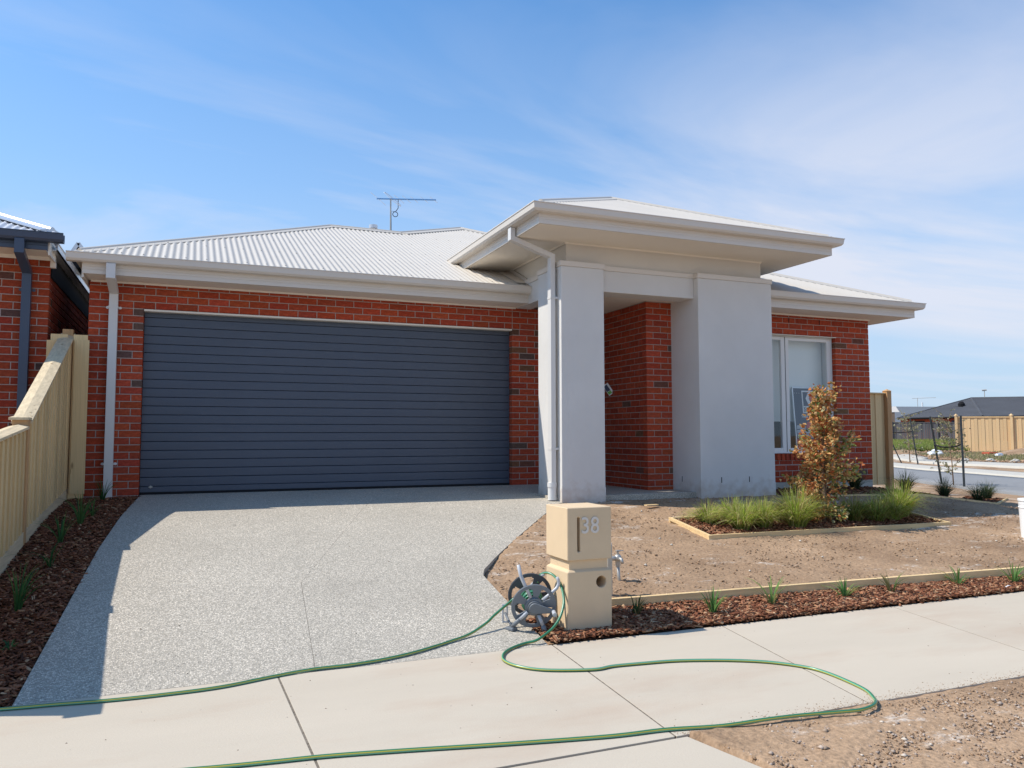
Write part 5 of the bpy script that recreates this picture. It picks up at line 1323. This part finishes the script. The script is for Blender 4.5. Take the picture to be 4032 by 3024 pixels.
trunk = [(0, 0, -.05), (.005, 0, .3), (-.004, .006, .7), (.012, 0, 1.1), (.03, 0, 1.45), (.04, 0, 1.56)]
mb = MB(); mb.tube(trunk, [.021, .018, .014, .010, .006, .003], 8); mb.tube([(.0, .0, .9), (-.04, .0, 1.2), (-.075, .0, 1.42), (-.08, 0, 1.53)], [.008, .006, .004, .002], 6); mb.build('trunk', M['bark'], tr, smooth=True)
lim = MB(); pts = []; dirs = []
def crad(z): return float(np.interp(z, [.02, .1, .3, .42, .6, .8, 1.0, 1.2, 1.35, 1.5, 1.62], [.26, .33, .18, .34, .37, .33, .26, .19, .14, .10, .04]))
BR = [(.02, .010), ]
for i in range(135):
    z0_ = r.uniform(.04, 1.40); a = r.uniform(0, 6.283); R_ = crad(min(z0_ + .12, 1.6)) * r.uniform(.4, 1.12)
    if .22 < z0_ < .36 and r.random() < .6: continue
    rise = r.uniform(.05, .30) * (1.0 if z0_ > .15 else .3)
    if .3 < z0_ < .5 and math.cos(a) < -.3: R_ *= 1.15; rise *= .3
    p0 = Vector((np.interp(z0_, [0, 1.56], [0, .035]), 0, z0_)); p2 = p0 + Vector((math.cos(a) * R_, math.sin(a) * R_, rise)); p1 = p0.lerp(p2, .5) + Vector((r.uniform(-.02, .02), r.uniform(-.02, .02), -.02))
    lim.tube([p0, p1, p2], [.005, .0035, .0015], 5)
    for k in range(int(19 + 26 * R_ / .3)):
        t = r.uniform(.25, 1.05) if r.random() < .6 else r.uniform(.75, 1.05)
        p = p0.lerp(p1, t * 2) if t < .5 else p1.lerp(p2, (t - .5) * 2)
        p = p + Vector((r.gauss(0, .028), r.gauss(0, .028), r.gauss(0, .028)))
        pts.append(p); dirs.append(Vector((math.cos(a) + r.gauss(0, .7), math.sin(a) + r.gauss(0, .7), r.gauss(.05, .7))))
for (tx_, zt_) in ((.04, 1.56), (-.08, 1.52), (.09, 1.36)):
    for k in range(46):
        t = r.random(); p = Vector((tx_ + r.gauss(0, .022), r.gauss(0, .022), zt_ - t * .36 + .04)); pts.append(p); dirs.append(Vector((r.gauss(0, .8), r.gauss(0, .8), .5)))
lim.build('limbs', M['bark'], tr, smooth=True)
DRY = [(.60, .25, .09), (.66, .33, .12), (.52, .18, .065), (.72, .47, .21), (.62, .36, .13), (.64, .46, .20), (.46, .15, .05), (.70, .42, .17)]
OLV = [(.30, .30, .08), (.40, .38, .12), (.20, .23, .06), (.60, .56, .30), (.15, .18, .05)]
V = []; F = []; Cc = []
for p, d in zip(pts, dirs):
    gprob = .18 + (.38 if p.x > 0 and p.z < 1.0 else 0) + (.15 if p.z < .35 else 0)
    v, f, c = leaf_cloud([p], [d], .040, OLV if r.random() < gprob else DRY, r); o = len(V)
    V += v; F += [tuple(i + o for i in q_) for q_ in f]; Cc += c
mesh_mixed('crown', V, F, 'leaf', tr, Cc)

# ------------------------------------------------------------ white bucket at the right edge of the lawn
bk = thing('white_bucket', 'tall white plastic bucket with a lid standing on the soil at the right edge', 'bucket', (9.205, -4.47, -.46))
mb = MB(); mb.tube([(0, 0, 0), (0, 0, .40)], [.135, .15], 32); mb.build('body', M['bucket'], bk)
mb = MB(); mb.tube([(0, 0, .435), (0, 0, .46)], .157, 32); mb.tube([(0, 0, .40), (0, 0, .435)], .150, 32); mb.tube([(0, 0, .36), (0, 0, .372)], .154, 32); mb.build('lid', M['bucket'], bk, bevel=.003)

# ------------------------------------------------------------ pine fence at the right side of the house
f2 = thing('side_fence', 'short pine paling fence with a tall post at the right end of the brick house', 'fence', (0, 0, 0))
x = 10.62; k = 0
while x < 12.98:
    w_ = .15; piece('paling', unit_p, f2, (x + w_ / 2, 1.0 - (.015 if k % 2 else 0), -.25), rotz=R(-90), scale=(.015, w_, 1.76)); x += .128; k += 1
mb = MB(); mb.box(13.03, .90, -.6, 13.14, 1.01, 1.56); mb.add([(13.02, .89, 1.56), (13.15, .89, 1.56), (13.15, 1.02, 1.56), (13.02, 1.02, 1.56), (13.085, .955, 1.60)], [(0, 1, 4), (1, 2, 4), (2, 3, 4), (3, 0, 4), (3, 2, 1, 0)]); mb.build('post', M['post'], f2)
mb = MB(); mb.box(10.6, .93, 1.50, 13.03, 1.05, 1.525); mb.build('capping_rail', M['pine_h'], f2)

# ------------------------------------------------------------ verge trees with stakes
def stake(p, lean, h, lab):
    mb = MB(); b = Vector(p); t_ = b + Vector(lean) + Vector((0, 0, h)); d = .030
    mb.tube([b - Vector((0, 0, .2)), t_], d, 4); o = mb.build('tree_stake', M['stake']); return tag(o, lab, 'stake', 'stakes beside the verge saplings')
stake((16.60, 2.10, -.46), (-.03, 0, 0), 1.60, 'thick dark stake standing right of the near sapling')
stake((17.05, 3.00, -.46), (-.28, .05, 0), 1.60, 'grey stake leaning left of the near sapling')
stake((26.55, 12.40, -.37), (-.72, .40, 0), 1.72, 'far leaning stake left of the far sapling')
stake((26.30, 11.50, -.38), (-.22, .12, 0), 1.72, 'far upright stake right of the far sapling')
def sapling(loc, h, lab, seed, sparse=1.0, cols=None, sc=1.0):
    t = thing('sapling', lab, 'tree', loc, group='thin saplings on the verge'); r = random.Random(seed)
    mb = MB(); mb.tube([(0, 0, -.1), (-.03, 0, h * .35), (-.08, .03, h * .7), (-.12, .03, h)], [.018 * sc, .014 * sc, .009 * sc, .004], 6)
    V = []; F = []; Cc = []
    for i in range(int(40 * sparse)):
        z0_ = h * (1 - .85 * r.random() ** 1.5); a = r.uniform(0, 6.28); L_ = r.uniform(.18, .5) * sc; p0 = Vector((np.interp(z0_, [0, h], [0, -.12]), 0, z0_)); p2 = p0 + Vector((math.cos(a) * L_, math.sin(a) * L_, r.uniform(-.05, .3)))
        mb.tube([p0, p0.lerp(p2, .5) + Vector((0, 0, .02)), p2], [.004, .003, .002], 4)
        for k in range(8):
            p = p0.lerp(p2, r.uniform(.2, 1.1)); d = Vector((r.gauss(0, .6), r.gauss(0, .6), r.gauss(-.3, .5)))
            v, f, c = leaf_cloud([p], [d], .056 * sc, cols, r); v = [tuple(Vector(q_) if 1 else 0) for q_ in v]
            o = len(V); V += v; F += [tuple(j + o for j in q_) for q_ in f]; Cc += c
    mb.build('trunk', M['bark'], t, smooth=True); mesh_mixed('crown', V, F, 'leaf', t, Cc)
SG = [(.30, .30, .17), (.38, .37, .24), (.22, .22, .12), (.34, .28, .16)]
sapling((16.90, 2.60, -.46), 1.50, 'near wispy grey green sapling tied between two stakes', 5, 1.3, SG, .9)
sapling((27.6, 13.0, -.36), 1.75, 'far wispy sapling between two stakes in front of the dark fence', 6, 1.4, SG, 1.25)
def strap(a, b, c, lab):
    mb = MB(); mb.tube([a, Vector(a).lerp(Vector(b), .5) + Vector((0, 0, -.02)), b, Vector(b).lerp(Vector(c), .5) + Vector((0, 0, -.015)), c], .018, 4)
    tag(mb.build('tie_strap', M['strap'], smooth=False), lab, 'strap', 'black straps tying saplings')
strap((16.85, 3.03, .47), (16.80, 2.58, .42), (16.58, 2.10, .50), 'black strap tying the near sapling to both near stakes')
strap((26.14, 11.6, .80), (27.0, 12.3, .84), (26.2, 12.6, .80), 'black strap on the far sapling and its stakes')

# ------------------------------------------------------------ across the side street
def gz(x, y): return float(H(x, y))
def far_fence(name, lab, A, B, za, zb, zta, ztb, step, w, m, posts, capm, nmax=300):
    f = thing(name, lab, 'fence', (0, 0, 0)); A = Vector(A); B = Vector(B); d = B - A; L_ = d.length; u = d / L_; ang = math.atan2(u.y, u.x)
    n = int(L_ / step); me = MB(); me.box(0, -.5, 0, 1, .5, 1); me = me.mesh('paling', (M[m],))
    for i in range(n):
        t = (i + .5) / n; p = A + d * t; z0_ = za + (zb - za) * t; z1_ = zta + (ztb - zta) * t
        k = i % 2; off = Vector((u.y, -u.x)) * (.02 * k)
        if i < nmax: piece('paling', me, f, (p.x + off.x, p.y + off.y, z0_), rotz=ang + R(90), scale=(.018, w, z1_ - z0_))
    for (t, lift) in posts:
        p = A + d * t + Vector((u.y, -u.x)) * .05; z0_ = za + (zb - za) * t; z1_ = zta + (ztb - zta) * t
        mb = MB(); mb.box(-.06, -.06, 0, .06, .06, z1_ - z0_ + lift, M=Matrix.Translation((p.x, p.y, z0_)) @ Matrix.Rotation(ang, 4, 'Z')); mb.add([(p.x - .08, p.y - .08, z1_ + lift), (p.x + .08, p.y - .08, z1_ + lift), (p.x + .08, p.y + .08, z1_ + lift), (p.x - .08, p.y + .08, z1_ + lift), (p.x, p.y, z1_ + lift + .10)], [(0, 1, 4), (1, 2, 4), (2, 3, 4), (3, 0, 4)])
        mb.build('post', M[capm], f)
    nn = Vector((u.y, -u.x)) * .05
    mb = MB(); a, b = A - nn, A + nn; c, e = B + nn, B - nn
    mb.add([(a.x, a.y, zta), (b.x, b.y, zta), (c.x, c.y, ztb), (e.x, e.y, ztb), (a.x, a.y, zta + .05), (b.x, b.y, zta + .05), (c.x, c.y, ztb + .05), (e.x, e.y, ztb + .05)], [(3, 2, 1, 0), (4, 5, 6, 7), (0, 1, 5, 4), (1, 2, 6, 5), (2, 3, 7, 6), (3, 0, 4, 7)]); mb.build('capping_rail', M[m], f)
    return f
far_fence('far_pine_fence', 'bright yellow pine paling fence across the side street', (37.1, 18.30), (41.5, 11.6), -.14, -.18, 1.60, 1.50, .155, .15, 'pine_far', [(0, .10), (.30, .10), (.62, .10), (.94, .1)], 'pine_far')
far_fence('far_grey_fence', 'weathered dark grey paling fence beyond the grassy block', (54.0, 53.0), (67.0, 37.5), .12, .10, 2.0, 1.76, .17, .165, 'grey_fence', [(.0, .05), (.39, .05), (.575, .05), (.76, .05)], 'grey_fence')
# white objects sitting on the grey fence posts read as small caps
# houses beyond
def far_roof(name, lab, polys, m, extra=()):
    t = thing(name, lab, 'house', (0, 0, 0))
    for nm, poly, mm in polys:
        mb = MB(); mb.add(poly, [tuple(range(len(poly)))]); mb.build(nm, M[mm], t, fixn=False)
    return t
eL = Vector((67.8, 49.0, 2.42)); eC = Vector((69.79, 41.14, 2.46)); ap = Vector((78.31, 48.7, 4.65)); rR = Vector((83.5, 40.0, 4.55)); eR = Vector((77.0, 30.0, 2.46)); ap2 = Vector((84.0, 39.0, 4.5)); eB = Vector((74.0, 55.0, 2.42))
fh = thing('far_tiled_house', 'low house with charcoal tiled hip roof and red brick behind the yellow fence', 'house', (0, 0, 0))
def tiled(P, Q, A, B, name, rows, par, m='tile_far', step=.035):
    """stepped courses between eave PQ and ridge AB (given ends), each course a little proud"""
    mb = MB(); P, Q, A, B = map(Vector, (P, Q, A, B))
    for i in range(rows):
        t0, t1 = i / rows, (i + 1) / rows
        a, b = P.lerp(A, t0), Q.lerp(B, t0); c, d = Q.lerp(B, t1), P.lerp(A, t1)
        up = Vector((0, 0, step)); mb.add([a + up, b + up, c, d, a - up * .3, b - up * .3], [(0, 1, 2, 3), (4, 5, 1, 0)])
    return mb.build(name, M[m], par, fixn=False)
tiled(eL, eC, ap, ap, 'roof', 16, fh); tiled(eC, eR, ap, ap2, 'roof', 16, fh); tiled(eB, eL, ap, ap, 'roof', 10, fh)
mb = MB(); mb.tube([eC, ap], .12, 6); mb.tube([eL, ap], .1, 6); mb.tube([ap, ap2], .12, 6); mb.build('ridge_tiles', M['tile_far'], fh)
mb = MB()
def wallq(a, b, z0, z1, name, m, par, ins=.6):
    a = Vector(a); b = Vector(b); d = (b - a).normalized(); n_ = Vector((-d.y, d.x, 0)) * ins
    if n_.dot(Vector((1, 1, 0))) < 0: n_ = -n_
    mb = MB(); mb.add([(*(a + n_).xy, z0), (*(b + n_).xy, z0), (*(b + n_).xy, z1), (*(a + n_).xy, z1)], [(0, 1, 2, 3)]); return mb.build(name, M[m], par, fixn=False)
wallq(eL, eC, .0, 2.30, 'wall', 'brick_far', fh); wallq(eC, eR, .0, 2.30, 'wall', 'brick_far', fh)
mb = MB(); 
for (a, b) in ((eL, eC), (eC, eR)):
    mb.tube([a + Vector((0, 0, -.06)), b + Vector((0, 0, -.06))], .10, 4)
mb.build('gutter', M['dark'], fh)
for (t0, t1) in ((.12, .30), (.62, .80)):
    a = eL.lerp(eC, t0); b = eL.lerp(eC, t1); wallq(a, b, 1.0, 2.1, 'window', 'dark' if t0 < .5 else 'sign_navy', fh, .55)
mb = MB(); mb.box(73.7, 46.2, 3.55, 74.7, 47.2, 3.62); mb.tube([(74.2, 46.7, 3.5), (74.2, 46.7, 3.9), (74.2, 46.7, 4.15)], [.3, .33, .15], 12); tag(mb.build('whirly_vent', M['dark']), 'dark round roof vent on the charcoal tiled roof', 'roof vent')
mb = MB(); mb.tube([(78.9, 47.6, 4.4), (78.9, 47.6, 5.4)], .04, 5); mb.tube([(78.75, 47.75, 5.45), (79.05, 47.45, 5.5)], .09, 5); tag(mb.build('roof_aerial', M['metal']), 'small aerial on the ridge of the charcoal tiled roof', 'aerial')
f3 = thing('far_blue_grey_house', 'long blue grey tiled roof of the farther house behind the dark fence', 'house', (0, 0, 0))
P0 = (85.5, 74.0, 4.75); P1 = (96.5, 60.5, 4.35)
tiled((80.0, 69.0, 2.2), (90.5, 56.0, 2.2), P0, P1, 'roof', 14, f3, 'slate_far')
wallq((80.0, 69.0, 2.2), (90.5, 56.0, 2.2), 0, 2.2, 'wall', 'brown_far', f3)
f4 = thing('far_pale_roofed_garage', 'small brown building with a pale roof seen beside the right pine post', 'garage', (0, 0, 0))
mb = MB(); mb.add([(70.5, 61.0, 3.3), (75.6, 55.6, 3.33), (80, 60, 4.2)], [(0, 1, 2)]); mb.build('roof', M['roof'], f4, fixn=False)
mb = MB(); mb.add([(70.6, 61.0, .1), (75.3, 56.0, .1), (75.3, 56.0, 3.3), (70.6, 61.0, 3.28)], [(0, 1, 2, 3)]); mb.add([(75.3, 56.0, .1), (77, 58, .1), (77, 58, 3.3), (75.3, 56.0, 3.3)], [(0, 1, 2, 3)]); mb.build('wall', M['brown_far'], f4, fixn=False)
mb = MB(); mb.tube([(91.5, 66.6, 4.2), (91.5, 66.6, 5.7)], .035, 5); mb.tube([(91.1, 67.1, 5.65), (92.9, 64.9, 5.7)], .03, 5); tag(mb.build('roof_aerial', M['metal']), 'thin aerial on the blue grey far roof', 'aerial')
mb = MB(); mb.tube([(91.9, 66.2, 4.0), (91.9, 66.2, 5.1)], .09, 8); tag(mb.build('roof_flue', M['white_paint']), 'white flue on the blue grey far roof', 'flue')
# grass on the empty block
n = 26000; u_ = nr.uniform(0, 1, n); v_ = nr.uniform(0, 1, n)
A_ = np.array((31.5, 20.5)); B_ = np.array((37.5, 17.8)); C_ = np.array((66.0, 37.0)); D_ = np.array((52.0, 53.0))
v_ = v_ ** 1.6
PT = (A_ * (1 - u_[:, None]) + B_ * u_[:, None]) * (1 - v_[:, None]) + (D_ * (1 - u_[:, None]) + C_ * u_[:, None]) * v_[:, None]
def grass_field(name, PT, h, cols):
    n = len(PT); z = H(PT[:, 0], PT[:, 1]) - .02; a = nr.uniform(0, 3.14, n); w = .035; hh = h * nr.uniform(.5, 1.3, n); lx = nr.uniform(-.08, .08, (n, 2))
    V = np.zeros((n, 3, 3)); dx, dy = np.cos(a) * w, np.sin(a) * w
    V[:, 0] = np.stack([PT[:, 0] - dx, PT[:, 1] - dy, z], 1); V[:, 1] = np.stack([PT[:, 0] + dx, PT[:, 1] + dy, z], 1); V[:, 2] = np.stack([PT[:, 0] + lx[:, 0], PT[:, 1] + lx[:, 1], z + hh], 1)
    F = np.arange(n * 3).reshape(n, 3); col = np.array(cols)[nr.choice(len(cols), n)] * nr.uniform(.8, 1.2, (n, 1))
    o = np_mesh(name, V.reshape(-1, 3), F, M['grass_m'], col=col); o['kind'] = 'stuff'; return o
grass_field('grass', PT, .26, [(.24, .30, .07), (.30, .36, .09), (.20, .26, .06), (.36, .36, .13)])
n = 9000; t = nr.uniform(0, 1, n); s_ = nr.uniform(0, 1, n)
PT = np.stack([30.2 + t * 7.0 + s_ * 2.5, 15.6 - t * 2 + (s_ - .5) * 8 - 2.5 * s_], 1); k = nr.uniform(0, 1, n) < .8
grass_field('weeds', PT[k], .12, [(.34, .31, .16), (.26, .27, .11), (.40, .34, .20)])
n = 3000; x = nr.uniform(29.5, 37, n); y = 12 + (x - 29.5) * .9 + nr.normal(0, 2.2, n); pebbles('rubble', x, y, H(x, y), .02, .08, SC)
def mound(x, y, r_, h, lab, col='soil'):
    mb = MB(); n = 14; rg = 5; v = [(x, y, gz(x, y) + h)]
    for k in range(1, rg + 1):
        for i in range(n):
            a = 2 * math.pi * i / n; rr = r_ * k / rg; q_ = (x + math.cos(a) * rr * 1.6, y + math.sin(a) * rr)
            v.append((*q_, gz(*q_) - .03 + h * max(0, math.cos(k / rg * math.pi / 2)) * rnd.uniform(.75, 1.1)))
    f = [(0, 1 + i, 1 + (i + 1) % n) for i in range(n)]
    for k in range(rg - 1):
        for i in range(n): f.append((1 + k * n + i, 1 + (k + 1) * n + i, 1 + (k + 1) * n + (i + 1) % n, 1 + k * n + (i + 1) % n))
    mb.add(v, f); tag(mb.build('dirt_mound', M[col], smooth=True), lab, 'mound')
mound(36.0, 14.0, 1.3, .30, 'low dirt mound in front of the yellow fence'); mound(32.5, 17.6, 1.0, .22, 'low dirt mound at the edge of the grass'); mound(31.0, 18.8, .9, .18, 'small dirt mound nearest the right pine post')
def bag(x, y, s, lab, m='white_paint', n_='plastic_bag'):
    mb = MB(); r = random.Random(int(x * 10)); bm = bmesh.new(); bmesh.ops.create_icosphere(bm, subdivisions=3, radius=1)
    for v in bm.verts:
        k = 1 + .35 * noise.noise(v.co * 2.2 + Vector((x, y, 0))); v.co = Vector((v.co.x * s * 1.5 * k, v.co.y * s * k, max(-.3, v.co.z) * s * .8 * k))
    me = bpy.data.meshes.new(n_); bm.to_mesh(me); bm.free(); me.materials.append(M[m]); o = bpy.data.objects.new(n_, me); C.objects.link(o); o.location = (x, y, gz(x, y) + s * .15); tag(o, lab, 'bag')
bag(32.6, 15.9, .26, 'crumpled white bag lying on the dirt behind the near sapling'); bag(33.7, 13.6, .16, 'small grey white bag beside the dirt mound', 'alu')
mb = MB(); mb.box(34.3, 14.5, gz(34.6, 14.8) - .05, 34.9, 14.9, gz(34.6, 14.8) + .13); tag(mb.build('brick_rubble', M['brick_far'], bevel=.04), 'red lump of rubble beside the grey bag', 'rubble')
for i, (x, y) in enumerate(((29.6, 12.1), (30.0, 11.3), (30.3, 10.5), (30.6, 9.8))):
    bag(x, y, .13, ['left end pale sandbag of the row by the far footpath', 'second pale sandbag of the row by the far footpath', 'third pale sandbag of the row by the far footpath', 'right end pale sandbag of the row by the far footpath'][i], 'kerb', 'sandbag')
# little bits on the lawn
mb = MB(); mb.box(-.09, -.03, 0, .09, .03, .012, M=Matrix.Translation((5.76, -2.12, -.145)) @ Matrix.Rotation(.1, 4, 'Z')); tag(mb.build('timber_offcut', M['pine_h']), 'small pale timber offcut lying on the soil in front of the porch', 'offcut')
